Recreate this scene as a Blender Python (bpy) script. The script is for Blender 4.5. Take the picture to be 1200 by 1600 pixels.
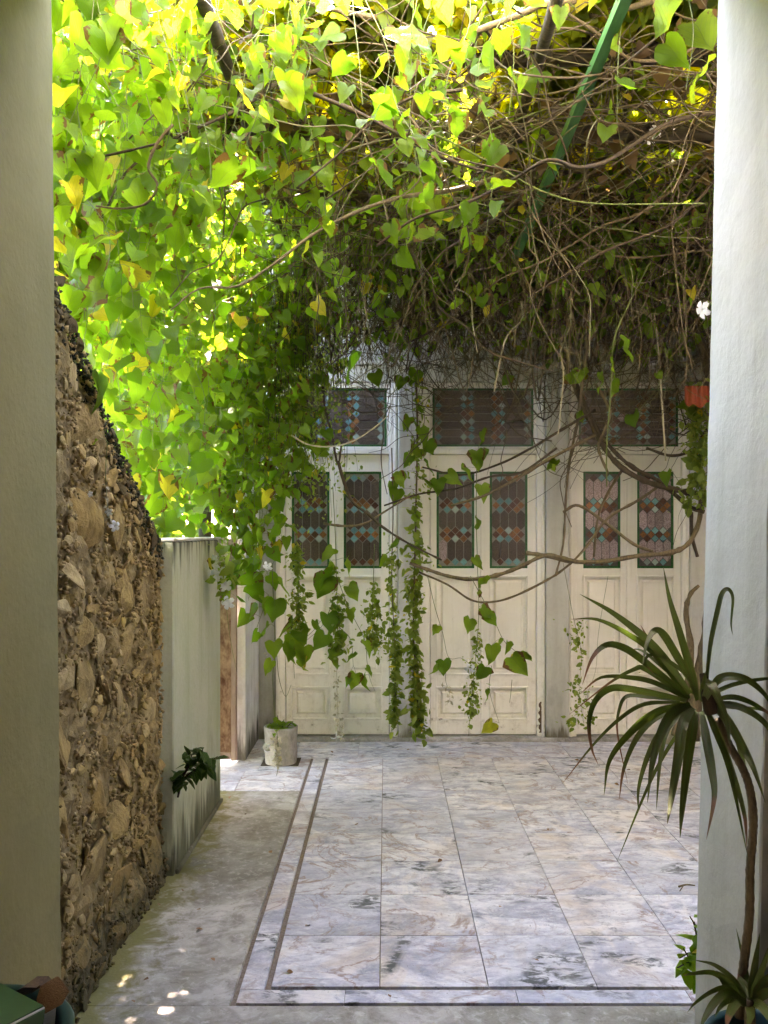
import bpy, math, random
import numpy as np
from mathutils import Matrix, Vector, Euler

for o in list(bpy.data.objects):
    bpy.data.objects.remove(o, do_unlink=True)
SC = bpy.context.scene
COL = SC.collection
R = random.Random(11)
RG = np.random.default_rng(11)
rad = math.radians

# ------------------------------------------------------------------ camera
CAM_Z, FOC = 1.674, 1357.0
cd = bpy.data.cameras.new('camera')
cam = bpy.data.objects.new('camera', cd)
COL.objects.link(cam)
cam.location = (0, 0, CAM_Z)
cam.rotation_euler = (rad(90), 0, 0)
cd.sensor_fit = 'VERTICAL'
cd.sensor_height = 36.0
cd.lens = 36.0 * FOC / 1600.0
cd.shift_x = -3 / 1600.0
cd.shift_y = 30 / 1600.0
cd.clip_start = 0.05
cd.clip_end = 400
SC.camera = cam

# ------------------------------------------------------------------ light
SUN_TO = Vector((-0.02, 0.56, 0.83)).normalized()
SUN_EL = math.asin(SUN_TO.z)
W = bpy.data.worlds.new('World')
SC.world = W
W.use_nodes = True
wt = W.node_tree
bg = wt.nodes['Background']
sk = wt.nodes.new('ShaderNodeTexSky')
sk.sky_type = 'NISHITA'
sk.sun_disc = False
sk.sun_elevation = SUN_EL
sk.sun_rotation = math.atan2(SUN_TO.x, SUN_TO.y)
wt.links.new(sk.outputs[0], bg.inputs[0])
bg.inputs[1].default_value = 0.15
sl = bpy.data.lights.new('sun', 'SUN')
sl.energy = 2.1
sl.angle = rad(0.5)
sl.color = (1.0, 0.94, 0.84)
so = bpy.data.objects.new('sun', sl)
COL.objects.link(so)
so.rotation_euler = (-SUN_TO).to_track_quat('-Z', 'Y').to_euler()
so.location = (-6, 8, 12)
VS = SC.view_settings
SC.display_settings.display_device = 'sRGB'
VS.view_transform = 'Standard'
VS.look = 'None'
VS.gamma = 1.0
VS.use_curve_mapping = False
VS.exposure = 6.5
VS.use_white_balance = True
VS.white_balance_temperature = 7500
VS.white_balance_tint = 28
cy = SC.cycles
cy.max_bounces = 10
cy.diffuse_bounces = 5
cy.glossy_bounces = 3
cy.transmission_bounces = 6
cy.transparent_max_bounces = 6
cy.caustics_reflective = False
cy.caustics_refractive = False
cy.sample_clamp_indirect = 6.0
cy.use_denoising = True

def P(px, py, y):
    """world point seen at photo pixel (px, py) at distance y"""
    return Vector(((px - 603) / FOC * y, y, CAM_Z + (830 - py) / FOC * y))

def proj(p):
    return 603 + p[0] * FOC / p[1], 830 - (p[2] - CAM_Z) * FOC / p[1]

# ------------------------------------------------------------------ nodes
class NT:
    def __init__(s, name):
        s.m = bpy.data.materials.new(name)
        s.m.use_nodes = True
        s.t = s.m.node_tree
        s.t.nodes.clear()
        s.out = s.t.nodes.new('ShaderNodeOutputMaterial')
    def n(s, typ, ins=None, **props):
        nd = s.t.nodes.new('ShaderNode' + typ)
        for k, v in props.items():
            setattr(nd, k, v)
        for k, v in (ins or {}).items():
            s.put(nd.inputs[k], v)
        return nd
    def put(s, sock, v):
        if isinstance(v, bpy.types.NodeSocket):
            s.t.links.new(v, sock)
        elif isinstance(v, bpy.types.Node):
            s.t.links.new(v.outputs[0], sock)
        elif isinstance(v, tuple) and len(v) == 3 and sock.type == 'RGBA':
            sock.default_value = (*v, 1)
        else:
            sock.default_value = v
    def mix(s, f, a, b, blend='MIX'):
        nd = s.t.nodes.new('ShaderNodeMix')
        nd.data_type = 'RGBA'
        nd.blend_type = blend
        s.put(nd.inputs[0], f); s.put(nd.inputs[6], a); s.put(nd.inputs[7], b)
        return nd.outputs[2]
    def math(s, op, a, b=0.0, clamp=False):
        nd = s.n('Math', {0: a, 1: b}, operation=op)
        nd.use_clamp = clamp
        return nd.outputs[0]
    def rng(s, v, a, b, c=0.0, d=1.0):
        return s.n('MapRange', {0: v, 1: a, 2: b, 3: c, 4: d}).outputs[0]
    def ramp(s, v, stops, interp='LINEAR'):
        nd = s.n('ValToRGB', {0: v})
        cr = nd.color_ramp
        cr.interpolation = interp
        while len(cr.elements) < len(stops):
            cr.elements.new(0.5)
        for e, (p, c) in zip(cr.elements, stops):
            e.position = p
            e.color = (*c, 1) if len(c) == 3 else c
        return nd.outputs[0]
    def noise(s, vec, scale, detail=4, rough=0.55, dist=0.0):
        return s.n('TexNoise', {'Vector': vec, 'Scale': scale, 'Detail': detail, 'Roughness': rough, 'Distortion': dist}).outputs[0]
    def mapv(s, vec, scale=(1, 1, 1), loc=(0, 0, 0)):
        return s.n('Mapping', {0: vec, 1: loc, 3: scale}).outputs[0]
    def bump(s, h, dist=0.005, strength=1.0):
        return s.n('Bump', {'Height': h, 'Distance': dist, 'Strength': strength}).outputs[0]
    def pos(s):
        return s.n('NewGeometry').outputs['Position']
    def objc(s):
        return s.n('TexCoord').outputs['Object']
    def orand(s):
        return s.n('ObjectInfo').outputs['Random']
    def pbr(s, col, rough=0.7, bump=None, spec=0.5, **kw):
        ins = {'Base Color': col, 'Roughness': rough, 'Specular IOR Level': spec}
        if bump is not None:
            ins['Normal'] = bump
        ins.update(kw)
        nd = s.n('BsdfPrincipled', ins)
        s.t.links.new(nd.outputs[0], s.out.inputs[0])
        return nd

M = {}
def plaster(key, c1, c2, c3, streak=0.5, sc=1.0, rough=0.85, mould=None, low=0.0, top=None):
    k = NT(key)
    p = k.pos()
    n1 = k.noise(p, 2.2 * sc, 6, 0.6)
    n2 = k.noise(k.mapv(p, (9, 9, 0.9)), 1.0 * sc, 5, 0.6)
    n3 = k.noise(p, 45 * sc, 4, 0.6)
    col = k.mix(k.rng(n1, 0.35, 0.65), c1, c2)
    col = k.mix(k.math('MULTIPLY', k.rng(n2, 0.5, 0.72), streak), col, c3)
    col = k.mix(k.math('MULTIPLY', k.rng(n3, 0.45, 0.75), 0.25), col, c3)
    if mould:
        z = k.n('SeparateXYZ', {0: p}).outputs[2]
        n4 = k.noise(k.mapv(p, (14, 14, 1.6)), 1.0, 6, 0.65)
        f = k.math('ADD', n4, k.rng(z, low + 0.35, 0.02, -0.2, 0.3))
        if top:
            n5 = k.noise(k.mapv(p, (22, 22, 2.0)), 1.0, 5, 0.6)
            f2 = k.math('ADD', n5, k.rng(z, top - 0.33, top, -0.2, 0.22))
            f = k.math('MAXIMUM', f, f2)
        col = k.mix(k.rng(f, 0.58, 0.74), col, mould)
    wv = k.n('VectorMath', {0: p, 1: k.n('TexNoise', {'Vector': p, 'Scale': 3.5, 'Detail': 4}).outputs['Color']}, operation='ADD').outputs[0]
    vo = k.n('TexVoronoi', {'Vector': wv, 'Scale': 1.3}, feature='DISTANCE_TO_EDGE').outputs[0]
    crack = k.math('MULTIPLY', k.rng(vo, 0.0, 0.005, 1.0, 0.0), k.rng(k.noise(p, 0.9, 2, 0.5), 0.50, 0.58))
    col = k.mix(k.math('MULTIPLY', crack, 0.12), col, c3)
    zz = k.n('SeparateXYZ', {0: p}).outputs[2]
    grime = k.math('ADD', k.noise(k.mapv(p, (6, 6, 3)), 1.0, 5, 0.6), k.rng(zz, 0.7, 0.0, -0.2, 0.18))
    col = k.mix(k.math('MULTIPLY', k.rng(grime, 0.46, 0.72), 0.55), col, k.mix(0.5, c3, (0.10, 0.09, 0.05)))
    h = k.math('ADD', k.math('MULTIPLY', n1, 1.2), k.math('MULTIPLY', n3, 0.35))
    h = k.math('SUBTRACT', h, k.math('MULTIPLY', crack, 0.06))
    k.pbr(col, rough, k.bump(h, 0.006))
    M[key] = k.m
    return k.m

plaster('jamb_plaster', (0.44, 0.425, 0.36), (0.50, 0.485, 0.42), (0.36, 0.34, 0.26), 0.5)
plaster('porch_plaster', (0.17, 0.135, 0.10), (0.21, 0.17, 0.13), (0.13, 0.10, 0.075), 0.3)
plaster('outer_plaster', (0.62, 0.58, 0.50), (0.70, 0.66, 0.58), (0.5, 0.46, 0.38), 0.4)
plaster('wall_plaster', (0.40, 0.43, 0.29), (0.47, 0.48, 0.37), (0.29, 0.32, 0.18), 0.6, mould=(0.055, 0.06, 0.028), low=0.12, top=1.64)
plaster('jamb_plaster_shaded', (0.20, 0.168, 0.062), (0.235, 0.20, 0.082), (0.165, 0.138, 0.05), 0.35)  # same plaster as the other jamb; shade of the left reveal put into the colour
plaster('courtyard_plaster', (0.10, 0.10, 0.06), (0.16, 0.15, 0.09), (0.06, 0.06, 0.03), 0.6)
plaster('house_plaster', (0.36, 0.36, 0.31), (0.44, 0.44, 0.39), (0.27, 0.27, 0.21), 0.6, mould=(0.09, 0.085, 0.05), low=-0.1)
plaster('pilaster_plaster', (0.50, 0.50, 0.46), (0.58, 0.58, 0.54), (0.36, 0.35, 0.29), 0.6, mould=(0.12, 0.1, 0.06), low=-0.12)
plaster('cornice_plaster', (0.55, 0.54, 0.47), (0.64, 0.63, 0.56), (0.36, 0.34, 0.26), 0.5)
plaster('pillar_plaster', (0.74, 0.75, 0.78), (0.82, 0.82, 0.84), (0.45, 0.44, 0.4), 0.4, mould=(0.05, 0.05, 0.035), low=0.12)

def painted_wood():
    k = NT('painted_wood')
    p = k.pos()
    n1 = k.noise(p, 3.0, 5, 0.6)
    n2 = k.noise(k.mapv(p, (40, 40, 2.0)), 1.0, 4, 0.6)
    n3 = k.noise(p, 16, 6, 0.7)
    z = k.n('SeparateXYZ', {0: p}).outputs[2]
    col = k.mix(k.rng(n1, 0.35, 0.65), (0.79, 0.76, 0.68), (0.84, 0.815, 0.75))
    col = k.mix(k.math('MULTIPLY', k.rng(n2, 0.55, 0.75), 0.25), col, (0.50, 0.47, 0.37))
    dirt = k.math('MULTIPLY', k.rng(n3, 0.5, 0.72), k.rng(z, 0.9, 0.05, 0.08, 0.55))
    col = k.mix(dirt, col, (0.40, 0.35, 0.26))
    chip = k.math('ADD', n3, k.rng(z, 0.5, 0.0, 0.0, 0.07))
    col = k.mix(k.rng(chip, 0.71, 0.74), col, (0.20, 0.15, 0.10))
    k.pbr(col, 0.6, k.bump(k.math('ADD', k.math('MULTIPLY', n2, 0.5), k.math('MULTIPLY', n3, 0.5)), 0.002))
    M['painted_wood'] = k.m
painted_wood()

def simple(key, c1, c2, sc=20, rough=0.7, stretch=(1, 1, 1), bump=0.003, use_obj=False, rnd=0.0, spec=0.5, metallic=0.0):
    k = NT(key)
    p = k.objc() if use_obj else k.pos()
    if rnd:
        off = k.n('Combine' + 'XYZ', {0: k.math('MULTIPLY', k.orand(), 40.0), 1: k.math('MULTIPLY', k.orand(), 17.0)})
        p = k.n('VectorMath', {0: p, 1: off}, operation='ADD').outputs[0]
    n1 = k.noise(k.mapv(p, stretch), sc, 6, 0.6)
    n2 = k.noise(k.mapv(p, stretch), sc * 4.3, 4, 0.6)
    f = k.math('ADD', k.math('MULTIPLY', n1, 0.7), k.math('MULTIPLY', n2, 0.3))
    col = k.mix(k.rng(f, 0.36, 0.64), c1, c2)
    if rnd:
        v = k.rng(k.orand(), 0, 1, 1 - rnd, 1 + rnd)
        col = k.mix(1.0, col, k.n('CombineColor', {0: v, 1: v, 2: v}).outputs[0], 'MULTIPLY')
    k.pbr(col, rough, k.bump(f, bump) if bump else None, spec, Metallic=metallic)
    M[key] = k.m
    return k.m

simple('bark', (0.075, 0.056, 0.03), (0.18, 0.135, 0.07), 60, 0.85, (1, 1, 0.35), 0.003)
simple('dark_bark', (0.03, 0.022, 0.013), (0.085, 0.06, 0.032), 60, 0.9, (1, 1, 0.35), 0.002)
simple('tangle_stem', (0.045, 0.033, 0.014), (0.13, 0.095, 0.045), 25, 0.8, (1, 1, 1), 0)
simple('bract', (0.34, 0.32, 0.20), (0.56, 0.53, 0.40), 40, 0.7, bump=0)
simple('live_stem', (0.08, 0.08, 0.03), (0.19, 0.17, 0.08), 25, 0.7, (1, 1, 1), 0)
simple('green_stem', (0.07, 0.10, 0.02), (0.16, 0.20, 0.05), 25, 0.6, (1, 1, 1), 0)
simple('pale_stem', (0.30, 0.27, 0.18), (0.45, 0.40, 0.28), 25, 0.7, (1, 1, 1), 0)
simple('beam_wood', (0.025, 0.02, 0.012), (0.075, 0.058, 0.032), 14, 0.85, (0.2, 3, 3), 0.004)
simple('green_paint', (0.02, 0.12, 0.03), (0.05, 0.20, 0.055), 18, 0.45, (2, 0.3, 2), 0.001)
simple('rotten_wood', (0.05, 0.03, 0.018), (0.17, 0.10, 0.06), 60, 0.9, (2, 2, 0.3), 0.004)
simple('dark_lead', (0.04, 0.035, 0.03), (0.08, 0.07, 0.06), 90, 0.5, bump=0.0005)
simple('lead', (0.17, 0.16, 0.14), (0.26, 0.25, 0.22), 90, 0.45, bump=0.0005)
simple('concrete_pot', (0.22, 0.20, 0.16), (0.42, 0.39, 0.33), 16, 0.9, (1, 1, 0.6), 0.006)
simple('soil', (0.03, 0.022, 0.014), (0.07, 0.05, 0.03), 60, 0.95, bump=0.006)
simple('blue_glaze', (0.018, 0.07, 0.085), (0.03, 0.10, 0.12), 12, 0.3, bump=0.001)
simple('green_plastic', (0.012, 0.045, 0.038), (0.02, 0.06, 0.05), 12, 0.35, bump=0)
simple('book_green', (0.012, 0.055, 0.010), (0.02, 0.08, 0.018), 12, 0.4, bump=0)
simple('card_edge', (0.42, 0.42, 0.42), (0.55, 0.54, 0.53), 30, 0.8, (1, 1, 8), 0.001)
simple('dry_leaf', (0.16, 0.085, 0.04), (0.30, 0.17, 0.08), 30, 0.8, use_obj=True, rnd=0.3)
simple('dark_dry', (0.05, 0.032, 0.018), (0.15, 0.09, 0.045), 40, 0.85, bump=0.001)
simple('rust_sheet', (0.14, 0.05, 0.03), (0.55, 0.36, 0.26), 13, 0.85, (1, 1, 0.6), 0.003)  # rust tones, with dappled light put into the strong mottling
simple('rust_frame', (0.30, 0.20, 0.16), (0.42, 0.30, 0.25), 14, 0.75, (1, 1, 0.3), 0.002)
simple('red_cloth', (0.20, 0.022, 0.009), (0.30, 0.07, 0.02), 14, 0.8, (1, 1, 0.3), 0.002)
simple('garden_soil', (0.05, 0.06, 0.025), (0.12, 0.11, 0.06), 4, 0.95, bump=0.02)
simple('roof_tin', (0.2, 0.19, 0.17), (0.3, 0.28, 0.26), 4, 0.8)
simple('moss', (0.02, 0.022, 0.012), (0.06, 0.06, 0.03), 60, 0.95, bump=0.004)
simple('border_glass', (0.012, 0.07, 0.022), (0.035, 0.15, 0.045), 60, 0.18, bump=0.002)

def petal_mat():
    k = NT('petal')
    d = k.n('BsdfPrincipled', {'Base Color': (0.72, 0.74, 0.76), 'Roughness': 0.6})
    t = k.n('BsdfTranslucent', {0: (0.7, 0.72, 0.78)})
    mx = k.n('MixShader', {0: 0.35, 1: d, 2: t})
    k.t.links.new(mx.outputs[0], k.out.inputs[0])
    M['petal'] = k.m
petal_mat()

def leaf_mat(key, island, dark, light, tr1, tr2, yellow=0.04, tw=0.58, veins=True, rough=0.42):
    k = NT(key)
    if island:
        r = k.n('NewGeometry').outputs['Random Per Island']
    else:
        r = k.orand()
    r2 = k.math('FRACT', k.math('MULTIPLY', r, 7.31))
    col = k.mix(r2, dark, light)
    tr = k.mix(r2, tr1, tr2)
    if yellow:
        f = k.rng(r, 1 - yellow - 0.01, 1 - yellow)
        col = k.mix(f, col, (0.42, 0.36, 0.03))
        tr = k.mix(f, tr, (0.75, 0.60, 0.03))
    nrm = None
    if veins:
        uv = k.n('UVMap').outputs[0]
        s = k.n('SeparateXYZ', {0: uv})
        u = k.math('ABSOLUTE', k.math('SUBTRACT', s.outputs[0], 0.5))
        mid = k.rng(u, 0.0, 0.025, 1.0, 0.0)
        ph = k.math('ADD', k.math('MULTIPLY', s.outputs[1], 6.0), k.math('MULTIPLY', u, -7.0))
        w = k.math('ABSOLUTE', k.math('SUBTRACT', k.math('FRACT', ph), 0.5))
        lat = k.rng(w, 0.0, 0.10, 0.8, 0.0)
        v = k.math('MAXIMUM', mid, lat)
        n1 = k.noise(k.mapv(uv, (5, 5, 5)), 1.0, 3, 0.6)
        col = k.mix(k.math('MULTIPLY', v, 0.35), col, (0.20, 0.26, 0.07))
        tr = k.mix(k.math('MULTIPLY', v, 0.45), tr, (0.10, 0.17, 0.01))
        tr = k.mix(k.math('MULTIPLY', k.rng(n1, 0.3, 0.7), 0.35), tr, tr1)
        nrm = k.bump(k.math('ADD', k.math('MULTIPLY', v, -0.4), n1), 0.004)
    if veins:
        edge = k.math('ADD', k.math('MULTIPLY', u, 1.5), k.math('MULTIPLY', k.noise(k.n('VectorMath', {0: uv, 1: k.n('CombineXYZ', {0: k.math('MULTIPLY', r, 90.0), 1: k.math('MULTIPLY', r2, 70.0)}).outputs[0]}, operation='ADD').outputs[0], 7.0, 4, 0.6), 1.0))
        dry = k.rng(k.math('ADD', edge, k.rng(k.math('FRACT', k.math('MULTIPLY', r, 3.77)), 0.0, 1.0, -0.35, 0.14)), 1.10, 1.16)
        col = k.mix(dry, col, (0.16, 0.09, 0.03))
        tr = k.mix(dry, tr, (0.18, 0.09, 0.02))
    ins = {'Base Color': col, 'Roughness': rough, 'Specular IOR Level': 0.22}
    if nrm is not None:
        ins['Normal'] = nrm
    d = k.n('BsdfPrincipled', ins)
    t = k.n('BsdfTranslucent', {0: tr})
    mx = k.n('MixShader', {0: tw, 1: d, 2: t})
    k.t.links.new(mx.outputs[0], k.out.inputs[0])
    M[key] = k.m

G1, G2 = (0.055, 0.12, 0.014), (0.13, 0.22, 0.030)
T1, T2 = (0.17, 0.38, 0.010), (0.38, 0.56, 0.018)
leaf_mat('vine_leaf', False, G1, G2, T1, T2)
leaf_mat('vine_leaf_mass', True, G1, G2, T1, T2)
leaf_mat('canopy_leaf', True, (0.05, 0.09, 0.012), (0.11, 0.16, 0.02), (0.34, 0.42, 0.012), (0.66, 0.62, 0.02), 0.08, veins=False)
leaf_mat('fine_leaf', True, (0.075, 0.125, 0.025), (0.20, 0.27, 0.065), (0.24, 0.38, 0.04), (0.45, 0.55, 0.07), 0.02, veins=False)
leaf_mat('garden_leaf', True, (0.04, 0.09, 0.014), (0.085, 0.15, 0.024), (0.15, 0.31, 0.015), (0.30, 0.44, 0.025), 0.03, veins=False)
leaf_mat('tree_leaf', True, (0.03, 0.07, 0.015), (0.07, 0.12, 0.022), (0.12, 0.25, 0.02), (0.26, 0.4, 0.03), 0.0, veins=False)
leaf_mat('dark_leaf', False, (0.02, 0.05, 0.012), (0.045, 0.09, 0.02), (0.06, 0.14, 0.012), (0.10, 0.2, 0.02), 0.0, 0.3)
leaf_mat('dead_leaf', True, (0.05, 0.032, 0.015), (0.13, 0.085, 0.035), (0.10, 0.06, 0.02), (0.24, 0.15, 0.04), 0.0, 0.4, veins=False)

def strap_mat():
    k = NT('strap_leaf')
    uv = k.n('SeparateXYZ', {0: k.n('UVMap').outputs[0]})
    n1 = k.noise(k.mapv(k.n('UVMap').outputs[0], (18, 2.0, 1)), 1.0, 4, 0.6)
    r = k.orand()
    col = k.mix(k.rng(n1, 0.3, 0.7), (0.04, 0.08, 0.016), (0.12, 0.17, 0.034))
    col = k.mix(k.math('MULTIPLY', k.rng(uv.outputs[0], 0.30, 0.42), k.rng(uv.outputs[0], 0.70, 0.58)), k.mix(0.5, col, (0.10, 0.08, 0.02)), col)
    dry = k.math('ADD', uv.outputs[1], k.math('MULTIPLY', k.math('SUBTRACT', n1, 0.5), 0.15))
    thr = k.rng(r, 0, 1, 0.62, 1.25)
    f = k.rng(k.math('SUBTRACT', dry, thr), 0.0, 0.06)
    col = k.mix(f, col, (0.24, 0.11, 0.055))
    d = k.n('BsdfPrincipled', {'Base Color': col, 'Roughness': 0.38, 'Normal': k.bump(n1, 0.0015)})
    t = k.n('BsdfTranslucent', {0: k.mix(f, (0.10, 0.17, 0.02), (0.25, 0.12, 0.05))})
    mx = k.n('MixShader', {0: 0.25, 1: d, 2: t})
    k.t.links.new(mx.outputs[0], k.out.inputs[0])
    M['strap_leaf'] = k.m
strap_mat()

def marble(key, warm):
    k = NT(key)
    o = k.objc()
    r = k.orand()
    off = k.n('CombineXYZ', {0: k.math('MULTIPLY', r, 61.0), 1: k.math('MULTIPLY', r, 23.0), 2: k.math('MULTIPLY', r, 7.0)})
    p = k.n('VectorMath', {0: o, 1: off}, operation='ADD').outputs[0]
    p2 = k.mapv(p, (0.75, 1.6, 1.0))
    n1 = k.noise(p2, 4.0, 8, 0.68, 1.2)
    n2 = k.noise(p2, 17.0, 6, 0.7, 0.6)
    n3 = k.noise(p, 2.3, 7, 0.62, 2.0)
    n4 = k.noise(p, 2.1, 5, 0.6, 0.8)
    n5 = k.noise(p, 80.0, 3, 0.6)
    base = k.ramp(n1, [(0.32, (0.20, 0.225, 0.28)), (0.44, (0.43, 0.45, 0.51)), (0.54, (0.66, 0.67, 0.70)), (0.70, (0.82, 0.82, 0.81))])
    n6 = k.noise(p, 42.0, 5, 0.72, 0.8)
    base = k.mix(k.math('MULTIPLY', k.rng(n2, 0.44, 0.66), 0.62), base, (0.30, 0.285, 0.37))
    base = k.mix(k.math('MULTIPLY', k.rng(n6, 0.50, 0.70), 0.55), base, (0.78, 0.75, 0.77))
    base = k.mix(k.math('MULTIPLY', k.rng(n6, 0.42, 0.30), 0.6), base, (0.22, 0.21, 0.26))
    # tinting from tile to tile
    base = k.mix(k.math('MULTIPLY', k.rng(k.math('FRACT', k.math('MULTIPLY', r, 5.7)), 0.50, 1.0), 0.20), base, (0.66, 0.57, 0.47))
    n8 = k.noise(p, 2.6, 5, 0.6, 1.0)
    base = k.mix(k.math('MULTIPLY', k.rng(n8, 0.53, 0.66), 0.55), base, (0.62, 0.51, 0.40))
    base = k.mix(k.math('MULTIPLY', k.rng(k.math('FRACT', k.math('MULTIPLY', r, 13.7)), 0.4, 1.0), 0.34), base, (0.33, 0.37, 0.47))
    n7 = k.noise(p, 3.1, 6, 0.62, 1.5)
    base = k.mix(k.math('MULTIPLY', k.rng(n7, 0.54, 0.62), 0.6), base, (0.31, 0.33, 0.43))
    base = k.mix(k.math('MULTIPLY', k.rng(n7, 0.42, 0.34), 0.6), base, (0.80, 0.75, 0.72))
    vein = k.rng(k.math('ABSOLUTE', k.math('SUBTRACT', n3, 0.5)), 0.0, 0.032, 1.0, 0.0)
    base = k.mix(k.math('MULTIPLY', vein, k.rng(n4, 0.46, 0.56, 0.0, 0.9)), base, (0.27, 0.18, 0.145))
    blot = k.math('MULTIPLY', k.rng(n4, 0.43, 0.36), k.rng(n2, 0.46, 0.55))
    base = k.mix(blot, base, (0.075, 0.085, 0.085))
    pit = k.rng(n5, 0.66, 0.70)
    base = k.mix(k.math('MULTIPLY', pit, 0.75), base, (0.14, 0.125, 0.12))
    wp = k.pos()
    g = k.noise(wp, 1.3, 5, 0.6)
    base = k.mix(k.math('MULTIPLY', k.rng(g, 0.48, 0.68), 0.35), base, (0.40, 0.34, 0.26) if warm else (0.38, 0.35, 0.33))
    h = k.math('ADD', k.math('MULTIPLY', n2, 0.6), k.math('MULTIPLY', pit, -0.5))
    k.pbr(base, k.rng(n2, 0.3, 0.7, 0.38, 0.62), k.bump(h, 0.0012), 0.4)
    M[key] = k.m
marble('marble', False)
marble('marble_warm', True)

def concrete():
    k = NT('concrete_floor')
    p = k.pos()
    n1 = k.noise(p, 1.6, 7, 0.62, 0.6)
    n2 = k.noise(p, 9, 6, 0.68, 0.5)
    n3 = k.noise(p, 70, 4, 0.6)
    col = k.ramp(n1, [(0.34, (0.17, 0.16, 0.13)), (0.5, (0.34, 0.325, 0.29)), (0.66, (0.54, 0.52, 0.49))])
    col = k.mix(k.math('MULTIPLY', k.rng(n2, 0.45, 0.62), 0.75), col, (0.19, 0.175, 0.14))
    n4 = k.noise(p, 26, 6, 0.72, 0.6)
    col = k.mix(k.math('MULTIPLY', k.rng(n4, 0.52, 0.68), 0.6), col, (0.55, 0.53, 0.5))
    col = k.mix(k.math('MULTIPLY', k.rng(n4, 0.40, 0.30), 0.7), col, (0.10, 0.095, 0.07))
    x = k.n('SeparateXYZ', {0: p}).outputs[0]
    mossf = k.math('ADD', n2, k.rng(x, -0.70, -1.06, -0.35, 0.25))
    col = k.mix(k.rng(mossf, 0.45, 0.68), col, (0.17, 0.16, 0.055))
    col = k.mix(k.math('MULTIPLY', k.rng(n3, 0.6, 0.75), 0.5), col, (0.15, 0.14, 0.12))
    h = k.math('ADD', n2, k.math('MULTIPLY', n3, 0.3))
    k.pbr(col, 0.8, k.bump(h, 0.006))
    M['concrete_floor'] = k.m
concrete()
simple('grout', (0.13, 0.10, 0.075), (0.26, 0.215, 0.18), 90, 0.95, bump=0.003)

def stone_mat(key, dk=1.0):
    k = NT(key)
    o = k.objc()
    r = k.orand()
    off = k.n('CombineXYZ', {0: k.math('MULTIPLY', r, 50.0), 1: k.math('MULTIPLY', r, 19.0)})
    p = k.n('VectorMath', {0: k.pos(), 1: off}, operation='ADD').outputs[0]
    n1 = k.noise(p, 14, 7, 0.68, 0.4)
    n2 = k.noise(p, 70, 4, 0.65)
    c = k.ramp(r, [(0.0, (0.35, 0.225, 0.062)), (0.3, (0.46, 0.33, 0.12)), (0.55, (0.36, 0.255, 0.095)), (0.8, (0.55, 0.42, 0.20)), (1.0, (0.38, 0.24, 0.062))])
    c = k.mix(k.rng(n1, 0.36, 0.66), k.mix(1.0, c, (0.45 * dk, 0.42 * dk, 0.36 * dk), 'MULTIPLY'), k.mix(1.0, c, (1.0 * dk, 1.0 * dk, 1.0 * dk), 'MULTIPLY'))
    z = k.n('SeparateXYZ', {0: p if False else k.pos()}).outputs[2]
    damp = k.math('ADD', n1, k.rng(z, 0.55, 0.0, -0.3, 0.2))
    c = k.mix(k.rng(damp, 0.45, 0.65), c, (0.075, 0.062, 0.024))
    h = k.math('ADD', k.math('MULTIPLY', n1, 1.0), k.math('MULTIPLY', n2, 0.35))
    k.pbr(c, 0.92, k.bump(h, 0.012))
    M[key] = k.m
stone_mat('rubble_stone')
stone_mat('lichen_stone', 0.28)
stone_mat('mortar', 0.78)

def glass(key, c1, c2, rough=0.14, hammer=True):
    k = NT(key)
    p = k.pos()
    r = k.orand()
    n1 = k.noise(p, 150, 3, 0.6)
    n2 = k.noise(p, 8, 3, 0.5)
    col = k.mix(k.rng(n1, 0.35, 0.65), c1, c2)
    v = k.rng(r, 0, 1, 0.7, 1.25)
    col = k.mix(1.0, col, k.n('CombineColor', {0: v, 1: v, 2: v}).outputs[0], 'MULTIPLY')
    k.pbr(col, rough, k.bump(k.math('ADD', n1, k.math('MULTIPLY', n2, 0.6)), 0.0018 if hammer else 0.0008), 0.6)
    M[key] = k.m
glass('hammered_glass', (0.055, 0.04, 0.03), (0.12, 0.09, 0.075), 0.22)
glass('lit_glass', (0.22, 0.15, 0.15), (0.55, 0.43, 0.44), 0.2)  # panes that look lit: pinkish light put into the glass colour
glass('teal_glass', (0.10, 0.27, 0.29), (0.20, 0.40, 0.42), 0.2, False)
glass('pale_glass', (0.28, 0.38, 0.35), (0.40, 0.48, 0.44), 0.2, False)
glass('amber_glass', (0.17, 0.07, 0.025), (0.34, 0.15, 0.06), 0.2, True)
glass('brown_glass', (0.07, 0.03, 0.018), (0.15, 0.07, 0.045), 0.2, False)

# ------------------------------------------------------------------ mesh helpers
def link(name, me, mat=None, parent=None):
    o = bpy.data.objects.new(name, me)
    COL.objects.link(o)
    if mat is not None and not me.materials:
        me.materials.append(M[mat])
    if parent is not None:
        par(o, parent)
    return o

def world_of(o):
    w = o.matrix_basis.copy()
    return w if o.parent is None else world_of(o.parent) @ o.matrix_parent_inverse @ w

def par(o, parent):
    o.parent = parent
    o.matrix_parent_inverse = world_of(parent).inverted()   # parts are given in world coordinates
    return o

def thing(name, label, cat, loc=(0, 0, 0), group=None, kind=None):
    o = bpy.data.objects.new(name, None)
    o.empty_display_size = 0.1
    COL.objects.link(o)
    o.location = loc
    return tag(o, label, cat, group, kind or ('thing' if cat else None))

def tag(o, label=None, cat=None, group=None, kind=None):
    if label: o['label'] = label
    if cat: o['category'] = cat
    if group: o['group'] = group
    if kind: o['kind'] = kind
    return o

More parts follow.
